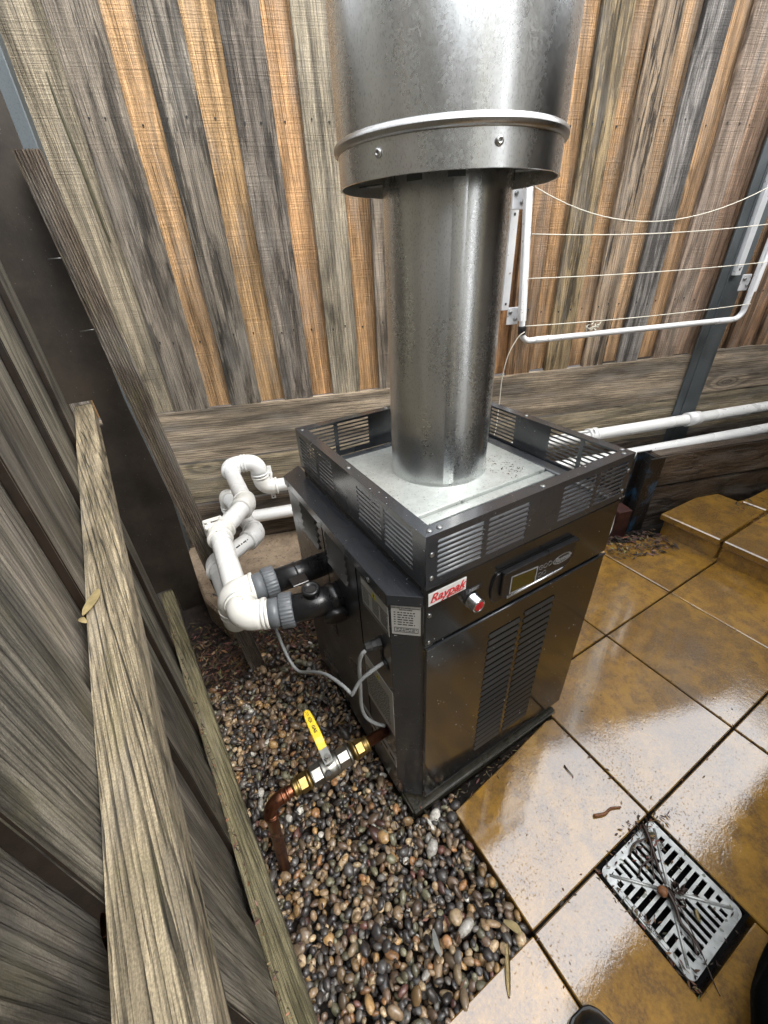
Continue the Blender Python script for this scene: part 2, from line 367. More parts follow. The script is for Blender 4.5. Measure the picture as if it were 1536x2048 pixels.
        s.merge(t); return s
    def tube(s, pts, r, seg=16, cap=True, tint=(1,1,1)):
        pts = [Vector(p) for p in pts]; n = len(pts); t = bmesh.new(); rows = []
        rs = r if isinstance(r, (list, tuple)) else [r]*n
        tg = [(pts[min(i+1, n-1)]-pts[max(i-1, 0)]).normalized() for i in range(n)]
        a = Vector((0,0,1)) if abs(tg[0].z) < .9 else Vector((1,0,0)); u = (a-tg[0]*a.dot(tg[0])).normalized()
        for i in range(n):
            u = (u - tg[i]*u.dot(tg[i])).normalized(); w = tg[i].cross(u)
            rows.append([t.verts.new(pts[i]+(u*math.cos(2*math.pi*j/seg)+w*math.sin(2*math.pi*j/seg))*rs[i]) for j in range(seg)])
        for i in range(n-1):
            for j in range(seg):
                f = t.faces.new((rows[i][j], rows[i][(j+1) % seg], rows[i+1][(j+1) % seg], rows[i+1][j])); f.smooth = True
        if cap: t.faces.new(rows[0][::-1]); t.faces.new(rows[-1])
        bmesh.ops.recalc_face_normals(t, faces=t.faces[:]); s.merge(t, tint=tint); return s
    def flat(s, outer, holes, thick, ax, org, mat=None):
        """a sheet with holes: outline and holes are 2-D loops"""
        cu = bpy.data.curves.new('tmp', 'CURVE'); cu.dimensions = '2D'; cu.fill_mode = 'BOTH'; cu.extrude = thick/2
        for loop in [outer]+holes:
            sp = cu.splines.new('POLY'); sp.points.add(len(loop)-1); sp.use_cyclic_u = True
            for i, p in enumerate(loop): sp.points[i].co = (p[0], p[1], 0, 1)
        s.from_curve(cu, ax, org, mat)
        return s
    def from_curve(s, cu, ax, org, mat=None):
        ob = bpy.data.objects.new('tmp', cu); COL.objects.link(ob)
        dg = bpy.context.evaluated_depsgraph_get(); dg.update()
        me = bpy.data.meshes.new_from_object(ob.evaluated_get(dg)); t = bmesh.new(); t.from_mesh(me)
        org = Vector(org); a, b, c = map(Vector, ax)
        for v in t.verts: v.co = org + a*v.co.x + b*v.co.y + c*v.co.z
        bmesh.ops.remove_doubles(t, verts=t.verts[:], dist=1e-6)
        bmesh.ops.recalc_face_normals(t, faces=t.faces[:])
        bpy.data.objects.remove(ob); bpy.data.curves.remove(cu); bpy.data.meshes.remove(me)
        s.merge(t, mat=mat)
    def text(s, body, size, ax, org, shear=0, bold=0, align='CENTER', extrude=.0006, space=1.0):
        cu = bpy.data.curves.new('tmp', 'FONT'); cu.body = body; cu.size = size; cu.shear = shear; cu.offset = bold
        cu.align_x = align; cu.align_y = 'CENTER'; cu.extrude = extrude; cu.space_character = space
        s.from_curve(cu, ax, org); return s
    def build(s, name, mats, parent=None, smooth_angle=None):
        me = bpy.data.meshes.new(name); s.bm.to_mesh(me); s.bm.free()
        for m_ in (mats if isinstance(mats, (list, tuple)) else [mats]): me.materials.append(M[m_] if isinstance(m_, str) else m_)
        o = bpy.data.objects.new(name, me); COL.objects.link(o)
        if parent: o.parent = parent
        return o

def tag(o, label=None, cat=None, group=None, kind=None):
    if label: o['label'] = label
    if cat: o['category'] = cat
    if group: o['group'] = group
    if kind: o['kind'] = kind
    return o
def thing(name, label, cat, group=None):
    o = bpy.data.objects.new(name, None); COL.objects.link(o); return tag(o, label, cat, group)
def arc(pts, rad, n=8):
    """polyline with rounded corners; returns points and, per corner, its (start, end) and arc points"""
    pts = [Vector(p) for p in pts]; out = [pts[0]]; corners = []
    for i in range(1, len(pts)-1):
        a = (pts[i-1]-pts[i]); b = (pts[i+1]-pts[i]); la, lb = a.length, b.length; a.normalize(); b.normalize()
        ang = a.angle(b); tlen = min(rad/math.tan(ang/2), la*.48, lb*.48); r = tlen*math.tan(ang/2)
        cen = pts[i] + (a+b).normalized()*(r/math.sin(ang/2)); p0, p1 = pts[i]+a*tlen, pts[i]+b*tlen
        v0, v1 = p0-cen, p1-cen; th = v0.angle(v1); axn = v0.cross(v1).normalized()
        c = [cen + Matrix.Rotation(th*j/n, 3, axn) @ v0 for j in range(n+1)]
        out += c; corners.append((a, b, c))
    out.append(pts[-1]); return out, corners
def smooth_curve(pts, n=8):
    pts = [Vector(p) for p in pts]; P = [pts[0]*2-pts[1]]+pts+[pts[-1]*2-pts[-2]]; out = []
    for i in range(1, len(P)-2):
        for j in range(n):
            t = j/n; p0, p1, p2, p3 = P[i-1], P[i], P[i+1], P[i+2]
            out.append(.5*((2*p1)+(p2-p0)*t+(2*p0-5*p1+4*p2-p3)*t*t+(3*p1-p0-3*p2+p3)*t**3))
    out.append(pts[-1]); return out
def capsule(x0, x1, y0, y1, n=5):
    r = (y1-y0)/2; cy = (y0+y1)/2; L = []
    for i in range(n+1): th = -math.pi/2+math.pi*i/n; L.append((x1-r+r*math.cos(th), cy+r*math.sin(th)))
    for i in range(n+1): th = math.pi/2+math.pi*i/n; L.append((x0+r+r*math.cos(th), cy+r*math.sin(th)))
    return L
X3, Y3, Z3 = Vector((1,0,0)), Vector((0,1,0)), Vector((0,0,1))

# ------------------------------------------------------------------ ground, paving, concrete
g = G(); g.box((-30,-30,-.3), (30,30,-.055), 0); tag(g.build('ground', 'soil'), kind='structure')

def paver(gg, x0, x1, y0, y1, z, th=.055, cut=None, seed=0):
    r = random.Random(seed); b = .003
    poly = cut if cut else [(x0, y0), (x1, y0), (x1, y1), (x0, y1)]
    gg.prism(poly, z-th, z+r.uniform(-.0015, .0015), b, tint=[1*r.uniform(.86, 1.12)]*3)
g = G(); gp = .0035
xs = [-.46, .075, .613, 1.155, 1.69, 2.215]; ys = [-2.02, -1.487, -.953, -.418, .117, .655, 1.15]
for i in range(len(xs)-1):
    for j in range(len(ys)-1):
        x0, x1, y0, y1 = xs[i]+gp, xs[i+1]-gp, ys[j]+gp, ys[j+1]-gp
        if i == 0 and j > 2: continue
        if i == 1 and j > 3: continue
        cut = None
        if i == 1 and j == 3: cut = [(x0,y0),(x1,y0),(x1,-.03),(x1-.03,-.022),(x0+.25,-.052),(x0,-.078)]
        if i == 1 and j == 2: cut = [(x0,y0),(x1,y0),(x1,-.716),(.335,-.712),(.335,y1),(x0,y1)]   # cut away round the drain
        if i == 2 and j > 3: continue_x = x0
        if i == 2 and j >= 4: cut = [(x0+.07,y0),(x1,y0),(x1,y1),(x0+.07,y1)] if j < 5 else [(x0+.07,y0),(x1,y0),(x1,y0+.28),(x0+.07,y0+.3)]
        if i == 3 and j == 5: cut = [(x0,y0),(x1,y0),(x1,y0+.10),(x0,y0+.22)]
        if i == 4 and j == 5: continue
        if i == 4 and j == 4: cut = [(x0,y0),(x1,y0),(x1,.41),(x0+.22,.50),(x0,y1-.02)]
        paver(g, x0, x1, y0, y1, 0, cut=cut, seed=i*13+j)
for i in range(6):
    for j in range(5):
        x0 = 2.215+i*.54; y1 = -.418-j*.535
        paver(g, x0+gp, x0+.54-gp, y1-.535+gp, y1-gp, 0, seed=100+i*9+j)
tag(g.build('paving', 'paving'), kind='structure')
g = G()
g.box((.08,-2.2,-.08), (6,-.735,-.012), 0); g.box((.62,-.735,-.08),(6,.66,-.0125),0); g.box((.08,-.735,-.08),(.335,-.03,-.013),0)
g.box((-.47,-2.2,-.08),(.08,-.43,-.0135),0); g.box((.335,-.416,-.08),(.62,-.02,-.0136),0); g.box((.70,.66,-.08),(2.2,.93,-.024),0)
tag(g.build('mortar_bed', 'joint'), kind='structure')
# raised step
g = G(); zt = .15
nose = [(2.165,.44),(2.20,.135)]
def step_slab(pts, seed):
    r = random.Random(seed); g.prism(pts, zt-.045, zt+r.uniform(-.001,.001), .006, tint=[r.uniform(.85,1.05)]*3)
for (xa, xb, ya, yb) in ((2.135,2.66,.137,.47),(2.135,2.66,-.40,.123),(2.135,2.66,-.94,-.41),(2.675,3.2,-.40,.123),(2.675,3.2,.137,.27),(2.675,3.2,-.94,-.41),(3.215,3.75,-.40,.1),(3.215,3.75,-.94,-.41),(3.77,4.3,-.4,0)):
    step_slab([(xa,ya),(xb,ya),(xb,yb-.02 if yb > .2 else yb),(xa,yb)], int(xa*100+ya*77))
for (ya, yb) in ((.137,.45),(-.40,.123),(-.94,-.41)): g.prism([(2.165,ya),(2.20,ya),(2.20,yb),(2.165,yb)], -.02, zt-.047, .003, tint=(.85,.85,.85))
g.prism([(2.202,-.93),(4.3,-.93),(4.3,.0),(2.202,.42)], -.02, zt-.05, 0)
tag(g.build('step', 'paving_dry'), kind='structure')
g = G(); g.prism([(-.60,1.56),(-.46,1.53),(-.455,1.34),(-.39,1.135),(-.20,1.12),(.4,1.10),(.72,1.06),(.80,1.50),(-.60,1.95)], -.1, .10, .012); tag(g.build('concrete_footing', 'concrete'), kind='structure')

# ------------------------------------------------------------------ back fence
U = Vector((.9549, -.2970, 0)).normalized(); FN = Vector((.2970, .9549, 0)).normalized(); F0 = Vector((-.021, 1.728, 0))
def fp(a, off, z): return F0 + U*a - FN*off + Z3*z
ORG, ORG2 = (.43,.255,.12), (.48,.30,.145)
GRY, GRY2, GRYW, GRYB = (.215,.180,.142), (.165,.140,.112), (.34,.285,.205), (.215,.198,.18)
TAN, TAN2, PNK, BRN = (.42,.27,.14), (.36,.215,.11), (.38,.25,.165), (.26,.155,.08)
fence = thing('back_fence', 'tall timber paling fence of grey and orange boards across the back', 'fence')
pal = [(-1.08,-.93,1,GRY,(.5,.7,0)),(-.93,-.80,0,ORG,(.1,.9,0)),(-.80,-.66,1,GRY,(.5,.7,0)),(-.66,-.53,0,ORG,(.1,.9,0)),(-.53,-.27,0,GRYW,(.25,.9,0)),(-.27,-.118,1,GRY,(.75,.5,.15)),(-.118,.013,0,ORG2,(0,1,0)),(.013,.146,1,GRY,(.85,.5,.1)),
 (.146,.292,0,ORG2,(0,1,0)),(.292,.426,1,GRY2,(.75,.7,.1)),(.426,.557,0,ORG,(.05,1,0)),(.557,.69,1,GRYW,(.4,.6,.1)),(.69,.82,0,ORG,(.1,.9,0)),(.82,.95,1,(.24,.19,.14),(.5,.7,.1)),
 (.95,1.08,0,ORG,(.1,1,0)),(1.08,1.21,1,GRY,(.4,.7,0)),(1.21,1.34,0,TAN,(.1,1,0)),(1.34,1.47,1,BRN,(.3,.7,0)),(1.47,1.598,0,(.30,.15,.06),(.1,.9,0)),(1.598,1.727,1,BRN,(.5,.7,.1)),(1.727,1.85,0,ORG,(.1,1,0)),
 (1.85,1.985,1,(.30,.22,.12),(.8,.3,.2)),(1.985,2.106,0,(.40,.24,.12),(.05,1,0)),(2.106,2.232,1,(.27,.20,.13),(1,.4,.1)),(2.232,2.352,0,(.36,.23,.125),(.05,1,0)),(2.352,2.48,1,GRYB,(.7,.7,0)),
 (2.48,2.616,0,TAN2,(.15,.3,0)),(2.616,2.75,1,(.30,.22,.165),(.3,.9,0)),(2.75,2.90,0,PNK,(.1,1,0)),(2.90,3.05,1,(.20,.13,.08),(.3,.7,0)),(3.05,3.175,0,BRN,(.2,.9,0)),(3.175,3.27,1,(.17,.105,.06),(.5,.7,0)),(3.27,3.41,0,(.26,.15,.08),(.2,.9,0)),
 (3.41,3.54,1,BRN,(.4,.7,0)),(3.54,3.67,0,TAN2,(.2,.9,0)),(3.67,3.80,1,GRY,(.4,.7,0)),(3.80,3.93,0,TAN,(.2,.9,0)),(3.93,4.06,1,GRY,(.4,.7,0)),(4.06,4.2,0,BRN,(.2,.9,0))]
pal += [(4.2+.13*i, 4.33+.13*i, (i+1) % 2, (TAN2, GRY)[(i+1) % 2], (.3,.7,0)) for i in range(12)]
FTOP = 3.83
RES = [(-.344,2.19),(-.344,2.151),(-.343,2.085),(-.339,2.015),(-.334,1.942),(-.331,1.87),(-.328,1.792),(-.326,1.733),(-.320,1.680)]
for i, (a0, a1, front, tint, wx) in enumerate(pal):
    g = G(); r = random.Random(i*7+3); off = -.014 if front else -.036; e = .010 if front else -.012
    zb = (.935 if front else .945)+r.uniform(-.004,.006); wid = (a1-a0)+2*e if front else (a1-a0)+.02
    aa = a0-e if front else a0-.01
    g.board(fp(aa, off-.022, zb), Z3*(FTOP-zb), U*wid, -FN*.022, tint, wx, .0022, 9, .0018, i*3+1)
    # nail heads
    g.mi = 1
    for zz in (2.06, 1.275, 3.1):
        for q in ((.035, .098) if front or i % 2 else (.06,)):
            c = fp(aa+min(q+r.uniform(-.01,.01), wid-.02), off+.0004, zz+r.uniform(-.012,.012))
            g.lathe([(0,.0042),(.0012,.0038)], c, -FN, 10)
            g.lathe([(.0008,.0024),(.0016,.0022)], c+Z3*-.006, -FN, 8)
    g.build('paling', ['paling', 'ink'], fence)
g = G(); stp = [fp(a, -.0348, z) for a, z in RES]
t = bmesh.new(); RR = []
for i, p in enumerate(stp):
    w = .001+.0062*math.sin(math.pi*(i+.3)/len(stp))**.7; RR.append([t.verts.new(p-U*w), t.verts.new(p-FN*.0022), t.verts.new(p+U*w)])
for i in range(len(RR)-1):
    for j in (0,1): t.faces.new((RR[i][j], RR[i][j+1], RR[i+1][j+1], RR[i+1][j]))
g.merge(t); g.build('resin_streak', 'resin', fence)
for (z0, z1, segs) in ((.657,.940,((-1.1,2.955),(3.03,5.75))),(.395,.647,((-1.1,2.955),(3.03,5.75))),(.10,.385,((-1.1,2.955),(3.03,5.75)))):
    for (a0, a1) in segs:
        g = G(); zz = .012 if a0 > 2 else 0
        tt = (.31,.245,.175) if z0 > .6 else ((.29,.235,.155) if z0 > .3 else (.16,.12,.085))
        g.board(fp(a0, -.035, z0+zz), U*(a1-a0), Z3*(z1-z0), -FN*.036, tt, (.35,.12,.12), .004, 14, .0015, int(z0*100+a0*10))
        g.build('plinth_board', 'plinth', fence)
for z in (1.27, 2.06, 3.1):
    g = G(); g.board(fp(-1.1, -.14, z-.05), U*6.8, Z3*.1, -FN*.075, GRY, (.3,.5,.2), .003); g.build('fence_rail', 'paling', fence)
# steel posts
for (a0, a1, nm) in ((2.885, 3.075, 'steel_post'), (-.505, -.43, 'steel_post')):
    g = G(); ax = (U, -FN, Z3); o_ = fp(a0, .002, 0); w = a1-a0
    if a0 > 0:
        g.box((0, 0, .02), (w*.30, .012, FTOP), .002, ax, o_); g.box((w*.30, -.03, .02), (w*.36, .016, FTOP), .002, ax, o_)
        g.box((w*.36, -.036, .02), (w, -.006+.012, FTOP), .002, ax, o_)
    else:
        g.box((0, 0, .12), (w, .05, FTOP), .003, ax, o_)
    g.build(nm, 'galv_post', fence)

# ------------------------------------------------------------------ left fence
U2 = Vector((-.0534, .9986, 0)).normalized(); N2 = Vector((.9986, .0534, 0)).normalized(); O2 = Vector((-.485, -.408, 0))
def lp(s_, off, z): return O2 + U2*s_ + N2*off + Z3*z
lf = thing('left_fence', 'weathered grey paling fence running along the left edge with two rails', 'fence')
edges = [-1.73,-1.50,-1.27,-1.04,-.80,-.575,-.34,-.11,.135,.372,.60,.85,1.065,1.29,1.52,1.75,1.98]
for i in range(len(edges)-1):
    a, b_ = edges[i], edges[i+1]; proud = (i % 2 == 0); r = random.Random(i+50)
    off = -.064 if proud else -.0800; e = .008 if proud else .03
    tt = random.Random(i).choice([(.155,.138,.110),(.235,.212,.170),(.125,.112,.092),(.27,.245,.195)])
    bb = b_+e
    g = G(); g.board(lp(a-e, off-(.0150 if proud else .0200), -.05), Z3*2.45, U2*(bb-a+e), N2*(.0150 if proud else .0200), tt, (.5,.1,.8), .0022, 8, .0010, i*11+5, side=1)
    g.build('paling', ['leftpaling', 'wetedge'], lf)
g = G(); g.board(lp(-1.7, -.0625, 1.055), U2*(1.7+1.935), N2*.0625, Z3*.072, (.25,.205,.135), (.40,0,1.0), .004, 20, .0012, 5); g.build('top_rail', 'rail', lf)
g = G(); g.board(lp(-1.7, -.0625, .022), U2*(1.7+1.935), N2*.0625, Z3*.078, (.19,.165,.095), (.5,0,.6), .005, 20, .002, 8); g.build('bottom_rail', 'rail', lf)

# leaning dark sheet, notched round the fence rail, and the reeded timber propped on it
g = G()
lean = lambda x, z, d=0: Vector((x, 1.50+d, z))
t = bmesh.new()
outl = [(-.455,-.06),(-.455,.114),(-.433,.62),(-.470,1.12),(-.480,1.9),(-.480,2.7),(-.672,2.7),(-.670,1.142),(-.580,1.142),(-.578,1.034),(-.664,1.034),(-.664,.118),(-.578,.118),(-.578,-.06)]
fr = [t.verts.new(lean(x, z)) for x, z in outl]; bk = [t.verts.new(lean(x, z, .022)) for x, z in outl]
t.faces.new(fr); t.faces.new(bk[::-1])
for i in range(len(outl)): j = (i+1) % len(outl); t.faces.new((fr[i], bk[i], bk[j], fr[j]))
bmesh.ops.recalc_face_normals(t, faces=t.faces[:]); g.merge(t)
tag(g.build('notched_sheet', 'rust_sheet'), 'dark stained sheet leaning in the corner, notched round the top rail of the left fence', 'sheet')
g = G(); B0 = Vector((-.322,.868,-.06)); T0 = Vector((-.468,1.43,1.905)); ld = (T0-B0); lu = ld.normalized()
wd = (Vector((1,0,0)) - lu*lu.x).normalized(); dd = lu.cross(wd)
if dd.y < 0: dd = -dd
nr = 9; prof = []
for i in range(nr):
    x0 = -.5+i/nr; prof += [(x0+.01, .0),(x0+.5/nr*.9, .0),(x0+.55/nr, .006),(x0+.95/nr, .006)]
prof = [(a*.078, b2) for a, b2 in prof] + [(.039,.044),(-.039,.044)]
t = bmesh.new(); R_ = []
for q in range(15):
    f = q/14; c = B0+ld*f; sc_ = .86+.14*f
    R_.append([t.verts.new(c+wd*a*sc_+dd*(b2-.01)) for a, b2 in prof])
for q in range(14):
    for j in range(len(prof)): j2 = (j+1) % len(prof); t.faces.new((R_[q][j], R_[q][j2], R_[q+1][j2], R_[q+1][j]))
t.faces.new(R_[0][::-1]); t.faces.new(R_[-1]); bmesh.ops.recalc_face_normals(t, faces=t.faces[:])
g.merge(t, lambda co: Vector(((co-B0).dot(lu), (co-B0).dot(wd)+3, (co-B0).dot(dd)+7)), (.105,.080,.058), (.5,.1,.4))
tag(g.build('leaning_timber', 'rail'), 'long grooved timber post leaning against the dark sheet in the left corner', 'timber')

for (p, q, lab) in (((-.524,1.36,1.625),(-.460,1.36,1.627),'upper thin nail poking out beside the leaning timber'), ((-.513,1.30,1.414),(-.445,1.30,1.417),'lower thin nail poking out beside the leaning timber')):
    g = G(); g.tube([p, q], .0018, 6); tag(g.build('nail', 'screw'), lab, 'nail')

# ------------------------------------------------------------------ heater
H = thing('pool_heater', 'black metal pool heater cabinet with slotted guard on top', 'heater')
W_, D_ = .674, .729
g = G(); g.box((-.046,-.017,-.03), (W_-.03,D_+.02,.012), .007, seg=3); g.build('base_pad', 'padmat', H)
g = G(); g.box((.006,.012,.028), (W_-.004,D_,.975), .004); body = g.build('cabinet', 'black', H)
# right side wall is a plain sheet; front upper panel
g = G(); g.box((0,0,.797), (W_,.012,.982), .003); up = g.build('control_panel', 'door', H)
# door with louvres
g = G(); g.box((.002,-.003,.035), (W_,.0115,.786), .004)
dr = g.build('door', 'door', H)
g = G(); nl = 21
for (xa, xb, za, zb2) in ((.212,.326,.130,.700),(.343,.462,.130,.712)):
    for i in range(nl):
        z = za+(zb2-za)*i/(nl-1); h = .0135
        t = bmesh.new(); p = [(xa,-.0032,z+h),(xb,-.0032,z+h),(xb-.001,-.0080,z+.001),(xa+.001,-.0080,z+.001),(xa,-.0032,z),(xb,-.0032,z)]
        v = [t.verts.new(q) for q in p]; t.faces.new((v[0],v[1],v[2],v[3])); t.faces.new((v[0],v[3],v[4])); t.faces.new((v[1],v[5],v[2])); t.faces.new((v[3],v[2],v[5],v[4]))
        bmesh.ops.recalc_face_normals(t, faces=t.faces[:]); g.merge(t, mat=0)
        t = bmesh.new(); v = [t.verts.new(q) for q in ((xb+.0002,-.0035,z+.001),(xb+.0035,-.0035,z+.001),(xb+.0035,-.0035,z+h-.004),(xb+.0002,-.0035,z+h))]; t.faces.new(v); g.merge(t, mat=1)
        t = bmesh.new(); v = [t.verts.new(q) for q in ((xa,-.0035,z+h-.0002),(xb,-.0035,z+h-.0002),(xb,-.0035,z+h+.0050),(xa,-.0035,z+h+.0050))]; t.faces.new(v); g.merge(t, mat=1)  # flat black strip painted as the shadow line above each slat
lo = g.build('louvre_bank', ['slat', 'hollow_shade'], dr)
# side jacket with chamfered front corner
foot = [(.006,.006),(-.058,.06),(-.058,.745),(.006,.79),(.03,.79),(.03,.006)]
g = G(); g.prism(foot, .032, .93, .002); jk = g.build('side_jacket', 'black', H)
g = G(); lid = [(.008,-.001),(-.064,.057),(-.064,.752),(.008,.80),(.01,.80),(.01,-.001)]
g.prism(lid, .926, .958, .003); g.build('jacket_lid', 'tray', jk)
g = G()
for (ya, yb, za, zb2, n_) in ((.488,.622,.80,.925,5),(.280,.420,.80,.925,5)):
    dz = (zb2-za)/n_
    for i in range(n_):
        z = za+dz*i+.004
        t = bmesh.new(); p = [(-.0585,ya+.004,z+dz*.66),(-.0585,yb-.004,z+dz*.66),(-.065,yb-.003,z+.002),(-.065,ya+.003,z+.002),(-.0585,ya,z),(-.0585,yb,z)]
        v = [t.verts.new(q) for q in p]; t.faces.new((v[0],v[1],v[2],v[3])); t.faces.new((v[0],v[3],v[4])); t.faces.new((v[1],v[5],v[2])); t.faces.new((v[3],v[2],v[5],v[4]))
        bmesh.ops.recalc_face_normals(t, faces=t.faces[:]); g.merge(t, mat=0)
        t = bmesh.new(); v = [t.verts.new(q) for q in ((-.0592,ya+.004,z+dz*.68),(-.0592,yb-.004,z+dz*.68),(-.0592,yb-.004,z+dz*.95),(-.0592,ya+.004,z+dz*.95))]; t.faces.new(v); g.merge(t, mat=1)  # black strip standing in for shade above each side slat
g.build('louvre_bank', ['slat', 'hollow_shade'], jk)
g = G(); g.box((-.0592,.2235,.034),(-.0575,.2262,.924),0); g.box((-.0592,.4435,.45),(-.0575,.4458,.924),0); g.build('panel_seam', 'hollow_shade', jk)
def screw(p, d, parent, r_=.0065):
    g = G(); g.lathe([(0,r_),(.0018,r_*.93),(.0028,r_*.5)], p, d, 14); return g.build('screw', 'screw', parent)
for (x, y, z) in ((-.064,.143,.938),(-.064,.43,.938),(-.064,.715,.938)): screw((x,y,z), -X3, jk, .007)
for (x, z) in ((.012,.90),(.012,.81)): screw((x,-.0005,z), -Y3, jk, .006)

# slotted guard tray
tr = G(); T = .0035; z0, z1 = .986, 1.121
def rows(x0, x1, n_=8, a=1.004, b_=1.108):
    dz = (b_-a)/n_; return [capsule(x0, x1, a+dz*i+.0022, a+dz*(i+1)-.0022) for i in range(n_)]
fh = rows(.029,.154)+rows(.166,.290)+rows(.403,.527)+rows(.539,.655)
tr.flat([(0,z0),(W_,z0),(W_,z1),(0,z1)], fh, T, (X3, Z3, -Y3), (0,0,0))
bh = rows(.028,.135)+rows(.147,.270)+rows(.403,.527)+rows(.539,.650)
tr.flat([(0,z0),(W_,z0),(W_,z1),(0,z1)], bh, T, (X3, Z3, -Y3), (0,D_,0))
sh = rows(.044,.165)+rows(.178,.299)+rows(.449,.560)+rows(.572,.700)
tr.flat([(0,z0),(D_,z0),(D_,z1),(0,z1)], sh, T, (Y3, Z3, X3), (0,0,0)); 
sh = rows(.031,.148)+rows(.160,.271)+rows(.414,.535)+rows(.548,.690)
tr.flat([(0,z0),(D_,z0),(D_,z1),(0,z1)], sh, T, (Y3, Z3, X3), (W_,0,0))
fl = .028; zt_ = z1
tr.prism([(0,-.0018),(W_,-.0018),(W_-fl,fl),(fl,fl)], zt_, zt_+.003, 0); tr.prism([(W_+.0018,0),(W_+.0018,D_),(W_-fl,D_-fl),(W_-fl,fl+.0006)], zt_, zt_+.0029, 0)
tr.prism([(W_,D_+.0018),(0,D_+.0018),(fl,D_-fl),(W_-fl-.0006,D_-fl)], zt_, zt_+.003, 0); tr.prism([(-.0018,D_),(-.0018,0),(fl-.0006,fl),(fl,D_-fl-.0006)], zt_, zt_+.0029, 0)
guard = tr.build('slotted_guard', 'tray', H)
g = G(); g.box((.004,.004,.9755),(W_-.003,D_-.004,.985),0); g.box((.005,.004,.985),(.028,D_-.004,1.0),.003); g.box((W_-.045,.004,.985),(W_-.005,D_-.004,.998),.003); g.build('tray_floor', 'trayfloor', guard)
g = G(); g.box((.125,.225,.985),(.622,.66,1.002),.0025); g.box((.118,.192,.985),(.640,.2245,.990),.001)
g.mi = 1
for (x, y) in ((.29,.2245),(.60,.2245),(.14,.2245)): g.lathe([(0,.005),(.0025,.0045),(.003,.002)], (x,y,.994), -Y3, 12)
g.build('flue_plate', ['galv_pale', 'screw'], H)
for (x, y) in ((.018,.013),(.042,.012),(.34,.012),(W_-.03,.012),(W_-.012,.03),(.012,D_/2),(.012,D_-.03),(W_-.012,D_/2),(W_/2,D_-.012)): screw((x,y,zt_+.003), Z3, guard)
for z in (1.075,1.012):
    screw((.014,-.002,z), -Y3, guard, .006); screw((W_-.012,-.002,z), -Y3, guard, .006)

# controls
def rot_frame(): return (X3, Z3, -Y3)
AX = rot_frame()
disp = G()
out = [(.196+.02*(1-math.cos(t_)), .8815+.048*math.sin(t_)) for t_ in [i*math.pi/2/6 for i in range(6, -1, -1)]] + [(.196+.02*(1-math.cos(t_)), .8815-.048*math.sin(t_)) for t_ in [i*math.pi/2/6 for i in range(1, 7)]]
out += [(.455,.836),(.487,.846),(.500,.868),(.500,.925)]
disp.prism(out, .0, .006, .0015, (X3, Z3, -Y3), (0,0,0)); 
disp.prism([(.222,.928),(.492,.920),(.492,.930),(.222,.934)], .004, .019, .002, AX); disp.prism([(.236,.842),(.450,.842),(.476,.852),(.488,.868),(.488,.922),(.222,.927),(.222,.858)], .005, .015, .002, AX)
dp = disp.build('display_panel', 'plastic', up)
g = G(); g.prism([(.254,.857),(.338,.851),(.338,.896),(.254,.905)], .0152, .0162, .0004, AX); g.build('lcd_screen', 'lcd', dp)
g = G(); lcdo = [(.249,.852),(.344,.847),(.344,.901),(.249,.911)]; g.flat(lcdo, [[(.2525,.8555),(.3405,.850),(.3405,.8975),(.2525,.907)]], .0008, AX, (0,-.0158,0))
for (x, z) in ((.357,.890),(.374,.889),(.391,.889),(.357,.866),(.374,.866)):
    g.flat([(x+.0072*math.cos(a), z+.0072*math.sin(a)) for a in [i*.35 for i in range(18)]], [[(x+.0062*math.cos(a), z+.0062*math.sin(a)) for a in [i*.35 for i in range(18)]]], .0006, AX, (0,-.0156,0))
g.flat([(x*1+.004, z) for x, z in ((.353,.889),(.353,.889+.004),(.3565,.8865))], [], .0006, AX, (0,-.0156,0))
cx, cz = .440, .884
g.flat([(cx+.036*math.cos(a), cz+.0145*math.sin(a)) for a in [i*2*math.pi/40 for i in range(40)]], [[(cx+.034*math.cos(a), cz+.0125*math.sin(a)) for a in [i*2*math.pi/40 for i in range(40)]]], .0006, AX, (0,-.0156,0))
g.text('Raypak', .021, AX, (cx,-.0158,cz), .3, .0002); g.build('panel_print', 'silverprint', dp)
g = G(); g.tube(arc([(.240,-.0155,.8455),(.440,-.0155,.8445),(.458,-.0155,.848)], .02)[0], .0034, 8); g.build('silver_trim', 'trim', dp)
g = G(); g.box((.0085,-.0016,.930),(.1145,.0005,.9665),0); st = g.build('sticker', 'sticker', up)
g = G(); g.text('Raypak', .034, AX, (.060,-.0022,.9495),   .38, .0006, extrude=.0003)
g.prism([(.016,.9375),(.052,.9395),(.052,.9410),(.016,.9390)], .0018, .0024, 0, AX); g.prism([(.058,.9335),(.098,.9338),(.098,.9350),(.058,.9347)], .0018, .0024, 0, AX); g.prism([(.094,.9455),(.110,.9462),(.110,.9475),(.094,.947)], .0018, .0024, 0, AX)
g.text('A Rheem Company', .0062, AX, (.082,-.0022,.9365), .2, 0, extrude=.0003); g.build('sticker_print', 'redprint', st)
g = G(); g.lathe([(0,.0215),(.006,.0215),(.008,.019),(.027,.019),(.030,.0165),(.030,.0145),(.028,.0140)], (.136,0,.884), -Y3, 32); kb = g.build('reset_button', 'trim', up)
g = G(); g.lathe([(.026,.0145),(.029,.0140),(.030,.011)], (.136,0,.884), -Y3, 28); g.build('button_cap', 'red', kb)
g = G(); g.box((.115,-.0015,.909),(.168,.0005,.924),0); rl = g.build('name_strip', 'plastic', up)
g = G(); g.text('RESET', .0115, AX, (.141,-.002,.9165), 0, .0002); g.build('strip_print', 'silverprint', rl)
g = G(); g.tube([(.004,-.0025,.7885),(W_-.001,-.0025,.7885)], .0035, 8); g.build('door_edge', 'tray', dr)
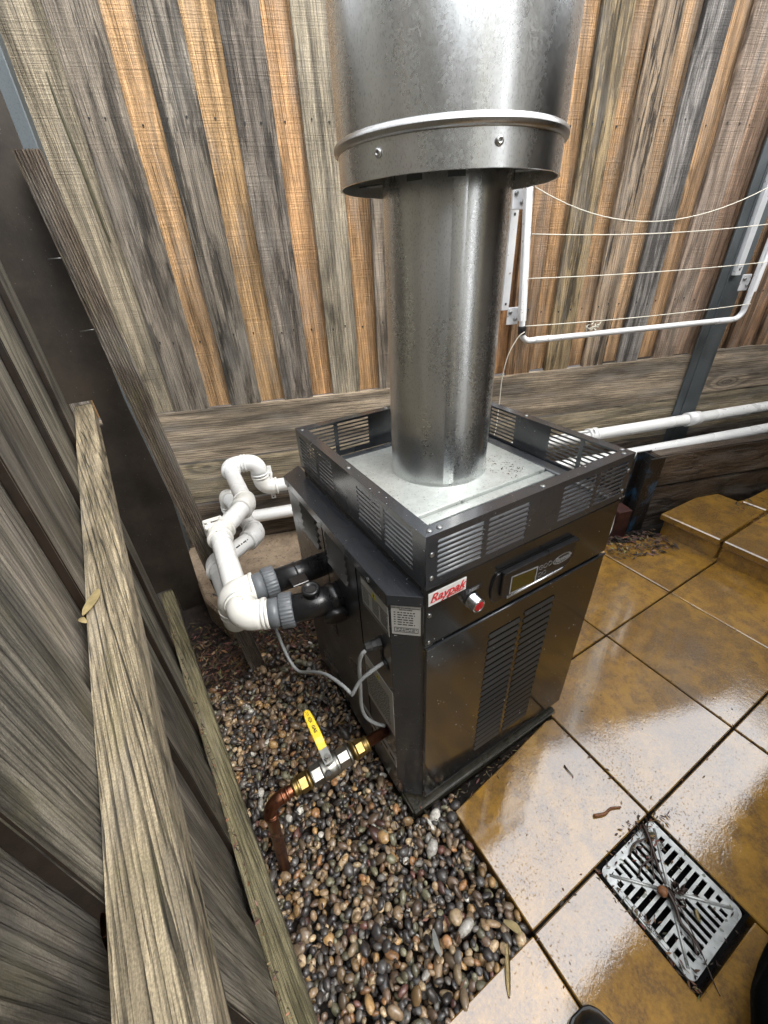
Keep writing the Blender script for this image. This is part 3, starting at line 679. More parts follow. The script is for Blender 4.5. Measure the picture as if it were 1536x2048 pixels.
g = G(); g.box((W_-.012,-.003,.984),(W_+.012,.0,.9895),.001); g.build('corner_clip', 'trim', up)
# labels on the jacket
ca = Vector((-.058,.06,0)); cb_ = Vector((.006,.006,0)); cd = (cb_-ca).normalized(); cn_ = Vector((cd.y,-cd.x,0)); 
if cn_.y > 0: cn_ = -cn_
CAX = (cd, Z3, cn_); SAX = (-Y3, Z3, -X3)
def greek(g, x0, x1, zs, ax, org, h, seed=1, ind=0):
    r = random.Random(seed)
    for z in zs:
        x = x0+ind
        while x < x1-.002:
            w = r.uniform(.25, 1.0)*h*4.2; w = min(w, x1-x)
            g.box((x, z-h/2, .0012), (x+w, z+h/2, .0016), 0, ax, org); x += w+h*.9
g = G(); g.box((.005,.829,.0002),(.0735,.9245,.0012),0,CAX,ca); lb = g.build('label', 'sticker_grey', jk)
g = G(); g.text('POOL AND SPA HEATER CONTROL', .0042, CAX, ca+cd*.039+Z3*.9165+cn_*.0016, 0, .0001, extrude=.0002); g.text('SERVICE CODES', .0042, CAX, ca+cd*.039+Z3*.911+cn_*.0016, 0, .0001, extrude=.0002)
zs = [.902-.0078*i for i in range(6)]; greek(g, .011, .015, zs, CAX, ca, .0026, 3); greek(g, .0195, .060, zs, CAX, ca, .0028, 4)
g.flat([(.011,.837),(.068,.837),(.068,.853),(.011,.853)], [[(.0122,.8382),(.0668,.8382),(.0668,.8518),(.0122,.8518)]], .0006, CAX, ca+cn_*.0014); greek(g, .016, .064, [.848,.842], CAX, ca, .0024, 9); g.build('label_print', 'ink', lb)
def side_label(y0, y1, za, zb2, seed, head, tri):
    o_ = Vector((-.0582, y1, 0)); w = y1-y0
    g = G(); g.box((0,za,.0002),(w,zb2,.0012),0,SAX,o_); lb = g.build('label', 'sticker_grey', jk)
    g = G(); hh = zb2-za; r = random.Random(seed)
    if head: 
        g.box((0,zb2-.026,.0012),(w,zb2-.0245,.0016),0,SAX,o_)
        for cxx in (0.03, .40, .70): greek(g, w*cxx+.002, w*(cxx+.26), [zb2-.031-.005*i for i in range(int((hh-.045)/.005))], SAX, o_, .0016, seed+int(cxx*10))
        greek(g, .003, w-.003, [za+.0035, za+.007, za+.0105], SAX, o_, .0013, seed)
    elif hh > .1:
        greek(g, .006, w-.02, [zb2-.045-.0085*i for i in range(int((hh-.06)/.0085))], SAX, o_, .0026, seed)
    else: greek(g, .01, w-.01, [(za+zb2)/2], SAX, o_, .014, seed)
    g.build('label_print', 'ink', lb)
    if tri:
        cx = w*.5; c = zb2-.014 if head else zb2-.02; q = .013
        g = G(); g.prism([(cx-q,c-q*.75),(cx+q,c-q*.75),(cx,c+q)], .0014, .0019, 0, SAX, o_); g.mi = 1
        g.prism([(cx-q*.1,c+q*.5),(cx+q*.25,c+q*.05),(cx+q*.02,c+q*.05),(cx+q*.15,c-q*.55),(cx-q*.25,c-q*.05),(cx-.0,c-q*.05)], .0019, .0023, 0, SAX, o_)
        g.build('warning_triangle', ['warn', 'ink'], lb)
side_label(.063, .197, .812, .908, 1, True, True)
side_label(.062, .224, .376, .585, 2, False, True)
side_label(.063, .290, .190, .250, 5, False, False)
# cable gland and hole
g = G(); gy = Vector((-.058,.112,.742)); gd = Vector((-1,.22,-.05)).normalized()
g.lathe([(0,.017),(.012,.017),(.0125,.0145),(.024,.0145)], gy, gd, 6, smooth=False); g.lathe([(.022,.012),(.03,.0145),(.042,.0135),(.046,.008)], gy, gd, 12, smooth=False)
g.build('cable_gland', 'ink', jk)
g = G(); g.lathe([(-.0,.020),(.004,.020),(.005,.013),(.0055,.012)], (-.058,.098,.672), -X3, 24); g.build('cable_grommet', 'plastic', jk)
g = G(); g.box((-.064,.105,.672),(-.058,.122,.740),.003); g.build('gland_mount', 'plastic', jk)
# water header of black plastic
g = G(); HA = Vector((-.02,.372,.700)); HB = Vector((-.02,.535,.705))
g.tube([HB, (-.135,.538,.705), (-.215,.542,.705)], .0400, 26); g.lathe([(0,.0425),(.006,.0425),(.008,.040)], (-.135,.538,.705), -X3, 26, cap=False)
g.tube([(-.02,.372,.70),(-.13,.378,.70),(-.21,.398,.70)], [.0440,.0430,.0425], 26); g.lathe([(0,.046),(.018,.046),(.020,.043)], (-.075,.375,.70), (-1,.06,0), 26, cap=False)
g.lathe([(-.03,.034),(.020,.034),(.021,.038),(.040,.038),(.042,.034),(.044,.020)], (-.083,.362,.672), Vector((-.25,-1,-.45)), 28, ribs=(14,.05))
g.lathe([(0,.024),(.042,.022),(.043,.027),(.056,.027),(.058,.018),(.050,.016)], (-.140,.386,.712), Vector((-.05,-.12,1)), 22)
g.box((-.178,.440,.738),(-.125,.485,.744),.002)
hd = g.build('water_header', 'plastic', H)

# ------------------------------------------------------------------ flue and cowl
FC = Vector((.367,.441,0)); fr_ = .1495
g = G()
g.lathe([(1.0025,fr_+.003),(1.008,fr_+.002),(1.014,fr_),(1.95,fr_)], FC, Z3, 96, cap=False)
g.lathe([(1.95,fr_-.003),(1.0025,fr_-.003)], FC, Z3, 96, cap=False)
# lapped seam
a0 = math.radians(238)
t = bmesh.new(); V_ = []
for q, zz in enumerate((1.01, 1.93)):
    for j in range(5):
        th = a0+j*.05; rr = fr_+.0016*(1 if j < 4 else .2); V_.append(t.verts.new((FC.x+rr*math.cos(th), FC.y+rr*math.sin(th), zz)))
for j in range(4): t.faces.new((V_[j], V_[j+1], V_[j+6], V_[j+5])).smooth = True
g.merge(t)
flue = g.build('flue_pipe', 'galv'); tag(flue, 'round galvanised flue pipe rising from the top plate of the black heater', 'flue')
ck = thing('flue_cowl', 'wide galvanised cowl cylinder hanging round the flue with a raised bead', 'cowl')
CR = .247
g = G(); g.lathe([(1.720,CR),(1.745,CR),(2.60,CR)], FC, Z3, 128, cap=False); g.lathe([(2.60,CR-.003),(1.720,CR-.003)], FC, Z3, 128, cap=False); g.lathe([(1.7195,CR-.004),(1.7195,CR+.001)], FC, Z3, 128, cap=False)
g.build('cowl_shell', 'galv', ck)
g = G(); g.lathe([(1.787+.0108*math.sin(a), CR+.0108*math.cos(a)-.002) for a in [i*math.pi*2/14 for i in range(15)]], FC, Z3, 128, cap=False); g.build('rolled_bead', 'bead', ck)
g = G(); g.lathe([(2.60,CR+.01),(2.60,CR+.03),(2.70,.05),(2.705,.0)], FC, Z3, 64, cap=False); g.build('cowl_cap', 'galv', ck)
camaz = Vector((-.384,-.529,0))
for ang in (202, 236, 318, 20, 110):
    g = G(); th = math.radians(ang+4); d = Vector((math.cos(th), math.sin(th), 0)); tt = Vector((-d.y, d.x, 0))
    g.box((fr_-.001,-.018,1.738),(CR-.003,.018,1.741),0,(d,tt,Z3),FC); g.box((fr_,-.018,1.72),(fr_+.002,.018,1.76),0,(d,tt,Z3),FC)
    g.build('spacer_bracket', 'galv_post', ck)
for ang in (200.5, 254):
    g = G(); th = math.radians(ang); d = Vector((math.cos(th), math.sin(th), 0)); g.lathe([(0,.0085),(.003,.0078),(.0055,.0055),(.0056,.0030),(.002,.0026)], FC+d*CR+Z3*1.757, d, 18); g.build('rivet', 'bead', ck)

# ------------------------------------------------------------------ white pool pipes
PR = .0375
def pvc(name, pts, label, rad=.050, unions=(), skip=()):
    root = thing(name, label, 'pipe', 'white pool pipes')
    path, corners = arc(pts, rad, 10)
    g = G(); g.tube(path, PR, 28); g.build('pipe_run', 'pvc', root)
    for ci, (a, b2, c) in enumerate(corners):
        if ci in skip: continue
        ext = .030; cc = [c[0]+a*ext]+c+[c[-1]+b2*ext]
        g = G(); g.tube(cc, PR+.0080, 28)
        for (p, d) in ((c[0]+a*ext, a), (c[-1]+b2*ext, b2)): g.lathe([(-.010,PR+.008),(-.009,PR+.0112),(.0002,PR+.0112),(.0015,PR+.001)], p, d, 28, cap=False)
        g.build('elbow', 'pvc_cream' if ci < 2 or random.random() < .5 else 'pvc', root)
    for (p, d) in unions:
        g = G(); g.lathe([(0,.0495),(.004,.052),(.036,.052),(.040,.048)], p, d, 112, ribs=(28,.035)); g.lathe([(.038,.046),(.072,.0445),(.074,.040)], p, d, 40); un = g.build('union_nut', 'grey_union', root)
        g = G(); g.lathe([(.073,.0435),(.082,.0435),(.084,.038)], p, d, 32); g.build('union_collar', 'pvc_cream', root)
    return root
fA = fp(-.114+.021, .085, .655)
e1 = Vector((-.118,1.665,.650)); e2 = Vector((.022,1.622,.652)); e3 = Vector((.030,1.620,.487))
pvcA = pvc('pool_pipe', [(-.205,.398,.70), (-.336,.452,.695), (-.306,.965,.685), (-.152,1.155,.672), e1, e2, e3, fp(2.2,.085,.513), fp(4.25,.085,.550)],
   'upper white pipe looping from the front grey union nut up to the fence', unions=[(Vector((-.200,.396,.70)), Vector((-1,.30,0)))])
g = G()
for a, zz in ((2.98,.527),): g.tube([fp(a-.05,.085,zz), fp(a+.05,.085,zz+.001)], PR+.009, 28)
g.build('pipe_coupling', 'pvc', pvcA)
pvc('pool_pipe', [(-.205,.545,.705), (-.350,.570,.700), (-.352,.600,.545), (-.350,1.010,.520), (-.142,1.150,.505), (-.168,1.690,.470), (-.170,1.688,.302), fp(2.1,.105,.330), fp(4.25,.345,.530)],
   'lower white pipe running from the rear grey union nut beneath the upper loop', unions=[(Vector((-.205,.543,.705)), Vector((-1,.05,0)))])
g = G(); pa, pb = Vector((-.350,1.010,.520)), Vector((-.142,1.150,.505)); d = (pb-pa).normalized(); nn = (Vector((-.384,-.529,1.6))-pa).normalized(); nn = (nn-d*nn.dot(d)).normalized()
greek(g, -.045, .045, [.004], (d, nn.cross(d), nn), (pa+pb)/2+nn*(PR-.0008), .006, 8)
g.build('pipe_marking', 'ink', bpy.data.objects['pool_pipe.001'])
def clip(p, rad, label):
    g = G(); ax = (U, -FN, Z3)
    for dx in (-.012, 0, .012): g.lathe([(dx-.003,rad),(dx-.002,rad+.004),(dx+.002,rad+.004),(dx+.003,rad)], p, U, 28, cap=False)
    g.lathe([(-.018,rad),(.018,rad)], p, U, 28, cap=False)
    for s_ in (1, -1):
        o_ = p+Z3*s_*(rad+.022); g.box((-.013,-.09,-.026),(.013,-.083,.026),.003,ax,o_); g.box((-.013,-.086,-.004),(.013,-.005,.004),0,ax,p+Z3*s_*rad); 
        g.box((-.013,.0,-.024),(.013,.006,.024),.005,ax,o_-Z3*s_*.002)
    g.mi = 1
    for s_ in (1, -1): g.lathe([(0,.0045),(.001,.004)], p+Z3*s_*(rad+.03)-FN*.0075, -FN, 10)
    tag(g.build('pipe_clip', ['pvc', 'ink']), label, 'pipe clip', 'white pipe clips')
clip(fp(.125,.085,.491), PR+.002, 'white saddle clip holding the upper pipe to the fence left of the heater')
clip(fp(-.075,.085,.308), PR+.002, 'white saddle clip on the lower pipe, half hidden under the loop')
g = G(); g.box((-.352,.985,.650),(-.272,1.003,.728),.004); g.box((-.350,.965,.712),(-.274,1.03,.728),.004); g.lathe([(0,.009),(.003,.009),(.004,.005)], (-.330,.99,.728), Z3, 16)
tag(g.build('pipe_bracket', 'pvc_cream'), 'cream bracket screwed to the leaning timber beside the pipe elbow', 'bracket')

# ------------------------------------------------------------------ grey cables
c1 = smooth_curve([(-.098,.114,.740),(-.112,.118,.725),(-.118,.128,.68),(-.118,.142,.56),(-.118,.152,.46),(-.108,.150,.395),(-.085,.135,.362),(-.062,.118,.352)])
g = G(); g.tube(c1, .0055, 12); tag(g.build('control_cable', 'cable'), 'short grey cable looping from the upper gland down to the copper pipe', 'cable')
c2 = smooth_curve([(.0,.092,.690),(-.06,.098,.678),(-.10,.106,.657),(-.128,.117,.625),(-.150,.121,.586),(-.153,.128,.580),(-.163,.165,.580),(-.182,.235,.558),(-.203,.31,.500),(-.229,.38,.440),(-.243,.42,.452),(-.249,.46,.490),(-.250,.50,.526),(-.252,.54,.555),(-.275,.60,.56),(-.33,.72,.50),(-.36,.90,.42),(-.40,1.1,.30)])
g = G(); g.tube(c2, .0052, 12); tag(g.build('sensor_cable', 'cable'), 'long grey cable dropping from the side hole and sagging back behind the white pipes', 'cable')

# ------------------------------------------------------------------ copper gas pipe and valve
GP = thing('gas_pipe', 'brown copper gas pipe with brass nuts bending down into the pebbles', 'pipe')
pz = .330; gpts = [(.02,.112,pz+.008), (-.440,.108,pz), (-.468,.082,-.06)]
path, cr = arc(gpts, .040, 10)
g = G(); g.tube(path, .0165, 22); g.build('copper_pipe', 'copper', GP)
a, b2, c = cr[0]
g = G(); cc = [c[0]+a*.02]+c+[c[-1]+b2*.014]; g.tube(cc, .0188, 22)
for (p, d) in ((c[0]+a*.016, a), (c[0]+a*.003, a), (c[-1]+b2*.012, b2), (c[-1]+b2*.003,b2)): g.lathe([(-.004,.0185),(-.002,.0212),(.002,.0212),(.004,.0185)], p, d, 24, cap=False)
g.build('copper_elbow', 'copper', GP)
gx = lambda x: Vector((x, .110, pz+.003+(x+.2)*.012))
D_ir = (gx(-.4)-gx(-.1)).normalized()
for xs_, sgn in ((-.126, 1), (-.372, -1)):
    g = G(); d = D_ir*sgn
    g.lathe([(0,.018),(.004,.0235),(.009,.0235),(.012,.0205),(.016,.0235),(.021,.0235),(.023,.0215)], gx(xs_), d, 24)
    g.lathe([(.023,.0265),(.043,.0265)], gx(xs_), d, 6, smooth=False); g.lathe([(.043,.024),(.048,.0275),(.053,.0275),(.055,.023),(.062,.021)], gx(xs_), d, 24)
    g.build('brass_nut', 'brass', GP)
GV = thing('gas_valve', 'nickel ball valve with yellow lever handle on the copper gas pipe', 'valve')
g = G(); L = 1.0
g.lathe([(0,.030),(.005,.0315),(.010,.0305)], gx(-.188), D_ir, 28); g.lathe([(.010,.0305),(.040,.0305)], gx(-.188), D_ir, 8, smooth=False)
g.lathe([(.040,.029),(.044,.0315),(.050,.0315),(.054,.030),(.060,.0325),(.082,.0325),(.088,.030),(.092,.0315),(.096,.029)], gx(-.188), D_ir, 28)
g.lathe([(.096,.0295),(.122,.0295)], gx(-.188), D_ir, 6, smooth=False); g.lathe([(.122,.029),(.126,.0285),(.127,.022)], gx(-.188), D_ir, 24)
g.lathe([(0,.014),(.034,.014),(.035,.011),(.046,.011)], gx(-.258), Z3, 20); g.build('valve_body', 'chrome', GV)
vt = gx(-.258)+Z3*.047; hd_ = Vector((-.015,1,.10)).normalized()
g = G(); sx = Vector((1,0,0)); up_ = sx.cross(hd_).normalized(); hax = (hd_, -sx, up_)
g.box((-.016,-.014,-.002),(.036,.014,.0015),.001,hax,vt)
g.mi = 1; hl = arc([vt+hd_*.030, vt+hd_*.044, vt+hd_*.058+up_*.010, vt+hd_*.150+up_*.014], .01)[0]
lever = g.build('lever', ['chrome', 'yellow'], GV)
g = G(); t = bmesh.new(); pr = [(.030,.012,.0),(.046,.0125,.004),(.060,.013,.011),(.085,.0135,.013),(.115,.0125,.0145),(.135,.0115,.015),(.147,.0085,.015),(.153,.0035,.015)]
top, bot = [], []
for (d0, w, h) in pr:
    c = vt+hd_*d0+up_*h
    top.append([t.verts.new(c-sx*w+up_*.003), t.verts.new(c+sx*w+up_*.003), t.verts.new(c+sx*(w+.001)-up_*.003), t.verts.new(c-sx*(w+.001)-up_*.003)])
for i in range(len(top)-1):
    for j in range(4): t.faces.new((top[i][j], top[i][(j+1) % 4], top[i+1][(j+1) % 4], top[i+1][j]))
t.faces.new(top[0][::-1]); t.faces.new(top[-1]); bmesh.ops.recalc_face_normals(t, faces=t.faces[:]); bmesh.ops.bevel(t, geom=t.edges[:], offset=.0012, segments=1, affect='EDGES', clamp_overlap=True)
g.merge(t); hg = g.build('handle_grip', 'yellow', lever)
g = G(); tax = (-hd_, sx, up_)
g.text('GAS', .013, (-hd_, -sx*-1, up_), vt+hd_*.088+up_*.0172, .1, .0003, extrude=.0003); 
c = vt+hd_*.118+up_*.0182; ring = [(.009*math.cos(a), .0055*math.sin(a)) for a in [i*.3 for i in range(21)]]; g.flat(ring, [[(x*.8, y*.72) for x, y in ring]], .0004, tax, c)
g.text('AGA', .006, tax, vt+hd_*.118+up_*.0184, 0, .0001, extrude=.0002); greek(g, -.008, .008, [-.002,.002], tax, vt+hd_*.138+up_*.0178, .0014, 4)
g.build('handle_print', 'ink', lever)
g = G(); g.lathe([(0,.0105),(.008,.0105)], vt+Z3*.001, Z3, 6, smooth=False); g.lathe([(.008,.0065),(.014,.0065)], vt+Z3*.001, Z3, 12); g.build('handle_nut', 'chrome', lever)
g = G(); g.lathe([(0,.007),(.016,.007)], gx(-.268)+Vector((.0,-.024,.022)), Vector((-.1,-.5,.7)), 12); g.build('lock_pin', 'ink', GV)

# ------------------------------------------------------------------ clothesline
CL = thing('clothesline', 'white folding clothesline frame hanging folded against the back fence', 'clothesline')
CO = .105
def armp(a, z, o_=CO): return fp(a, o_, z)
fr_pts = [armp(1.520,1.90), armp(1.578,1.22), armp(1.592,1.148), armp(2.95,1.150), armp(3.045,1.160), armp(3.045,1.30), armp(3.048,1.95)]
fr_pts = [armp(1.520,1.90), armp(1.588,1.148), armp(3.040,1.156), armp(3.046,1.95)]
path, _c = arc(fr_pts, .055, 10)
g = G(); g.tube(path, .0155, 18); g.build('tube_frame', 'white_paint', CL)
ax = (U, -FN, Z3)
g = G(); t0 = (fr_pts[1]-fr_pts[0]).normalized()
g.box((-.018,-.014,0),(.018,.014,.62),.003,(U,-FN,-t0),armp(1.577,1.25)); g.build('left_arm', 'white_paint', CL)
g = G(); g.box((-.018,-.014,0),(.018,.014,.62),.003,ax,armp(3.047,1.30)); g.build('right_arm', 'white_paint', CL)
for (a, zb, zt2, s_) in ((1.510,1.30,1.84,-.055),(2.985,1.385,1.95,0)):
    g = G(); g.box((-.020,-.085,zb),(.020,-.081,zt2),.001,ax,fp(a,.115,0)); g.box((-.020,-.115,zb),(-.016,-.082,zt2),.001,ax,fp(a,.115,0)); g.box((.016,-.115,zb),(.020,-.082,zt2),.001,ax,fp(a,.115,0))
    g.mi = 1
    for z in (zb+.03, zt2-.12): g.box((-.005,-.0805,z-.006),(.005,-.0798,z+.006),0,ax,fp(a,.115,0))
    g.build('wall_channel', ['white_paint', 'ink'], CL)
for (a, z, tilt) in ((1.535,1.272,.1),(3.010,1.345,0),(1.500,1.775,.1)):
    g = G(); g.box((-.030,-.008,-.04),(.034,.0,.045),.003,ax,fp(a,.075,z)); g.mi = 1
    for (dx, dz) in ((-.016,.022),(.017,-.012)): g.lathe([(0,.010),(.006,.010),(.010,.006)], fp(a+dx,.076,z+dz), -FN, 16)
    g.build('hinge_plate', ['white_paint', 'screw'], CL)
g = G(); g.lathe([(-.022,.0195),(-.020,.021),(.020,.021),(.022,.0195)], armp(1.5845,1.205), t0, 20); g.build('black_band', 'plastic', CL); g = G(); g.lathe([(0,.020),(.03,.020)], armp(1.523,1.865), t0, 16); g.build('black_cap', 'plastic', CL)
for a, s_ in ((1.72, 1), (2.92, -1)):
    g = G(); g.lathe([(-.003,.0156),(-.002,.0172),(.10,.0172),(.101,.0156)], armp(a-.05,1.1485+(.0055*(a-1.6)/1.4)), U, 18, cap=False)
    g.build('tube_sleeve', 'white_paint', CL)
cords = [((1.548,1.812),(3.046,1.865),.175,'topmost clothes cord, sagging deepest above the others'),((1.560,1.635),(3.046,1.632),.022,'second clothes cord from the top, nearly straight'),
         ((1.575,1.449),(3.046,1.449),.010,'third clothes cord from the top across the folded frame'),((1.590,1.228),(3.046,1.238),.012,'lowest clothes cord just above the white bottom bar')]
for (p, q, sag, lab) in cords:
    pts = [fp(p[0]+(q[0]-p[0])*t_, .127, p[1]+(q[1]-p[1])*t_-sag*4*t_*(1-t_)) for t_ in [i/24 for i in range(25)]]
    g = G(); g.tube(pts, .0022, 6); g.build('clothes_cord', 'cord', CL)
g = G(); g.tube(smooth_curve([fp(1.588,.127,1.20),fp(1.555,.12,1.17),fp(1.515,.11,1.08),fp(1.500,.10,.95),fp(1.505,.09,.80),fp(1.495,.09,.62),fp(1.44,.09,.50)]), .0027, 6)
tag(g.build('hanging_cord', 'cord'), 'loose end of cream cord hanging down from the black band of the clothesline', 'cord')
g = G(); r = random.Random(4)
for i in range(16):
    c = fp(2.005+r.uniform(-.045,.045), .118+r.uniform(-.01,.01), 1.185+r.uniform(-.012,.02))
    d = Vector((r.uniform(-1,1),r.uniform(-1,1),r.uniform(-.2,1))).normalized(); g.tube([c, c+d*.014, c+d*.022+Z3*.004], [.004,.003,.0006], 5)
tag(g.build('cord_knot', 'cord'), 'frayed pale knot sitting on the bottom bar of the clothesline', 'cord')

# ------------------------------------------------------------------ retaining wall at the right
RP = Vector((2.045,.466,0)); WS = .12
def rp(a, b2, z): return RP+U*a+FN*b2+Z3*z
RP = RP+FN*WS*.0
for (z0, z1_, lab) in ((.335,.548,'upper dark weathered sleeper of the low retaining wall on the right'),(.125,.328,'lower dark sleeper of the low retaining wall, in shadow above the step'),(-.06,.12,'bottom sleeper of the retaining wall showing left of the raised step')):
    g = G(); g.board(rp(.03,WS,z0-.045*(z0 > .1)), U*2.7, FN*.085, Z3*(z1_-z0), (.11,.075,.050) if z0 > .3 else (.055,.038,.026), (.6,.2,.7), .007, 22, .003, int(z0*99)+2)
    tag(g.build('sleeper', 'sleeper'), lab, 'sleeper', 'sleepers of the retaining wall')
g = G()
g.box((-.085,-.004,-.10),(.016,.006,.505),.001,(U,FN,Z3),RP+FN*WS*.85+U*.035); g.box((-.085,.10,-.10),(.016,.11,.505),.001,(U,FN,Z3),RP+FN*WS*.85+U*.035); g.box((-.040,.006,-.10),(-.030,.10,.503),.001,(U,FN,Z3),RP+FN*WS*.85+U*.035)
tag(g.build('steel_stake', 'blue_steel'), 'rusty steel post with peeling blue paint holding the sleeper ends', 'post')
g = G(); g.box((-.20,.06,-.06),(-.105,.16,.19),.004,(U,FN,Z3),RP); tag(g.build('timber_stub', 'red_timber'), 'dark red painted timber stub behind the right rear corner of the heater', 'post')
g = G(); g.tube(smooth_curve([rp(-.285,.03,-.05),rp(-.268,.035,.05),rp(-.245,.05,.10),rp(-.235,.07,.22)]), .012, 12); tag(g.build('conduit', 'pvc'), 'short white conduit stub rising from the leaf litter behind the heater', 'conduit')
g = G(); g.prism([(2.12,.62),(4.7,-.18),(4.7,.0),(2.2,.93)], -.05, .20, 0); tag(g.build('soil_bank', 'soil'), kind='structure')

# ------------------------------------------------------------------ drain grate
DR = thing('drain_grate', 'scuffed pale metal drain grate let into the wet pavers, littered with twigs', 'drain grate')
gx0, gx1, gy0, gy1 = .348, .606, -.692, -.427
cxg, cyg = (gx0+gx1)/2, (gy0+gy1)/2
def rrect(x0, x1, y0, y1, r, n=5):
    L = []
    for (cx, cy, a0) in ((x1-r,y0+r,-90),(x1-r,y1-r,0),(x0+r,y1-r,90),(x0+r,y0+r,180)):
        for i in range(n+1): a = math.radians(a0+90*i/n); L.append((cx+r*math.cos(a), cy+r*math.sin(a)))
    return L
holes = []
bx, by = .113, .112; mrg = .006; nbar = 11
# bars parallel to x in the left and right triangles, parallel to y in the front and back ones
for i in range(nbar):
    y = -by+(i+.5)*2*by/nbar; hw = by/nbar*.62
    yy = max(abs(y-hw), abs(y+hw)) if y*(y+hw) > 0 or True else 0
    reach = abs(y)+hw
    if reach+mrg < bx-.004:
        x_in = reach*bx/by+mrg
        if i != 5 or True:
            holes.append([(-bx,y-hw),(-max(x_in,.018),y-hw),(-max(x_in,.018),y+hw),(-bx,y+hw)])
            holes.append([(max(x_in,.018),y-hw),(bx,y-hw),(bx,y+hw),(max(x_in,.018),y+hw)])
for i in range(nbar):
    x = -bx+(i+.5)*2*bx/nbar; hw = bx/nbar*.62; reach = abs(x)+hw
    if reach+mrg < by-.004:
        y_in = max(reach*by/bx+mrg, .018)
        holes.append([(x-hw,y_in),(x+hw,y_in),(x+hw,by),(x-hw,by)]); holes.append([(x-hw,-by),(x+hw,-by),(x+hw,-y_in),(x-hw,-y_in)])
g = G(); g.flat(rrect(gx0-cxg, gx1-cxg, gy0-cyg, gy1-cyg, .018), holes, .009, (X3,Y3,Z3), (cxg,cyg,-.007))
for (sx_, sy_) in ((1,1),(1,-1),(-1,1),(-1,-1)):
    g.tube([(cxg+sx_*.004,cyg+sy_*.004,-.001),(cxg+sx_*.112,cyg+sy_*.111,-.0015)], [.0048,.0040], 8)
g.lathe([(-.004,.016),(.002,.015),(.004,.010)], (cxg,cyg,0), Z3, 20)
g.build('grate_plate', 'grate', DR)
g = G(); tx = (-Y3, X3, Z3); g.text('RELN PLASTICS', .0105, tx, (gx0+.0105, cyg-.005, -.0021), 0, .0001, extrude=.0004, space=1.15)
g.flat(rrect(-.062,.062,-.0062,.0062,.004), [rrect(-.0608,.0608,-.005,.005,.0035)], .0008, tx, (gx0+.0105, cyg-.005, -.0021)); g.build('grate_lettering', 'ink', DR)
g = G(); g.box((gx0-.010,gy0-.010,-.20),(gx0-.002,gy1+.010,-.003),0); g.box((gx1+.002,gy0-.010,-.20),(gx1+.010,gy1+.010,-.003),0); g.box((gx0-.002,gy1+.002,-.2),(gx1+.002,gy1+.010,-.003),0); g.box((gx0-.002,gy0-.010,-.2),(gx1+.002,gy0-.002,-.003),0)
g.box((gx0,gy0,-.053),(gx1,gy1,-.0525),0); g.build('pit_frame', 'hollow_shade', DR)

# ------------------------------------------------------------------ pebbles (nobody could count them)
ico = bmesh.new(); bmesh.ops.create_icosphere(ico, subdivisions=2, radius=1); ico.verts.ensure_lookup_table()
iv = np.array([v.co[:] for v in ico.verts]); itri = np.array([[v.index for v in f.verts] for f in ico.faces]); ico.free()
rng = np.random.default_rng(5)
pal_p = [((.28,.19,.105),15),((.36,.22,.09),9),((.30,.15,.06),4),((.20,.145,.09),13),((.13,.085,.055),15),((.050,.050,.050),21),((.018,.019,.022),22),((.125,.118,.105),9),((.46,.34,.20),9),((.62,.60,.54),3.5),((.12,.05,.04),2.5),((.15,.145,.09),13)]
cols = np.array([c for c, _ in pal_p]); wts = np.array([w for _, w in pal_p]); wts = wts/wts.sum()
def gravel_ok(x, y):
    left = -.49-.0535*(y+.408)
    if x < left: return False
    if y < -.432 and x > -.47: return False
    if y < -.425: return False
    if x > .068 and not (y > -.070 and x < .12): return False
    if y > .93-.25*noise.noise(Vector((x*5, y*5, 1))): return False
    if x > -.06 and y > -.03: return False
    if x < -.44 and y < -2: return False
    return True
V_all, F_all, C_all = [], [], []; vo = 0
cell = {}; placed = []
def near(x, y, z, r):
    cx_, cy_ = int(x/.06), int(y/.06)
    for i in (-1,0,1):
        for j in (-1,0,1):
            for (a, b_, c_, q) in cell.get((cx_+i, cy_+j), ()):
                if (a-x)**2+(b_-y)**2+((c_-z)*1.25)**2 < ((q+r)*.80)**2: return True
    return False
layers = [(-.040, 7000), (-.024, 11000), (-.009, 12500)]
for zc, tries in layers:
    for _ in range(tries):
        x, y = rng.uniform(-.66, .56), rng.uniform(-.46, 1.12)
        if not gravel_ok(x, y): continue
        fade = max(0, (y-.50)/.36)
        if rng.random() < fade*(.7 if zc < -.01 else 1.05): continue
        r = float(np.clip(rng.lognormal(math.log(.0108), .30), .0062, .0195))
        z = zc+rng.uniform(-.006, .006)
        if near(x, y, z, r): continue
        cell.setdefault((int(x/.06), int(y/.06)), []).append((x, y, z, r)); placed.append((x, y, z, r))
for (x, y, z, r) in placed:
    s3 = r*np.array([rng.uniform(.95,1.7), rng.uniform(.78,1.08), rng.uniform(.55,.85)])
    fr1, ph1 = rng.uniform(1.0,2.2,3), rng.uniform(0,6,3)
    d = 1+.13*np.sin(iv@np.diag(fr1*1.3)+ph1).sum(1, keepdims=True)*.8
    v = iv*d*s3
    a, b_, c_ = rng.uniform(0, 6.28), rng.normal(0, .45), rng.normal(0, .45)
    Rz = np.array([[math.cos(a),-math.sin(a),0],[math.sin(a),math.cos(a),0],[0,0,1]]); Rx = np.array([[1,0,0],[0,math.cos(b_),-math.sin(b_)],[0,math.sin(b_),math.cos(b_)]]); Ry = np.array([[math.cos(c_),0,math.sin(c_)],[0,1,0],[-math.sin(c_),0,math.cos(c_)]])
    v = v@(Rx@Ry).T@Rz.T+np.array([x, y, z])
    V_all.append(v); F_all.append(itri+vo); vo += len(iv)
    c = cols[rng.choice(len(cols), p=wts)]*rng.uniform(.5, 1.6)
    C_all.append(np.tile(np.append(np.clip(c, 0, 1), 1), (len(iv), 1)))
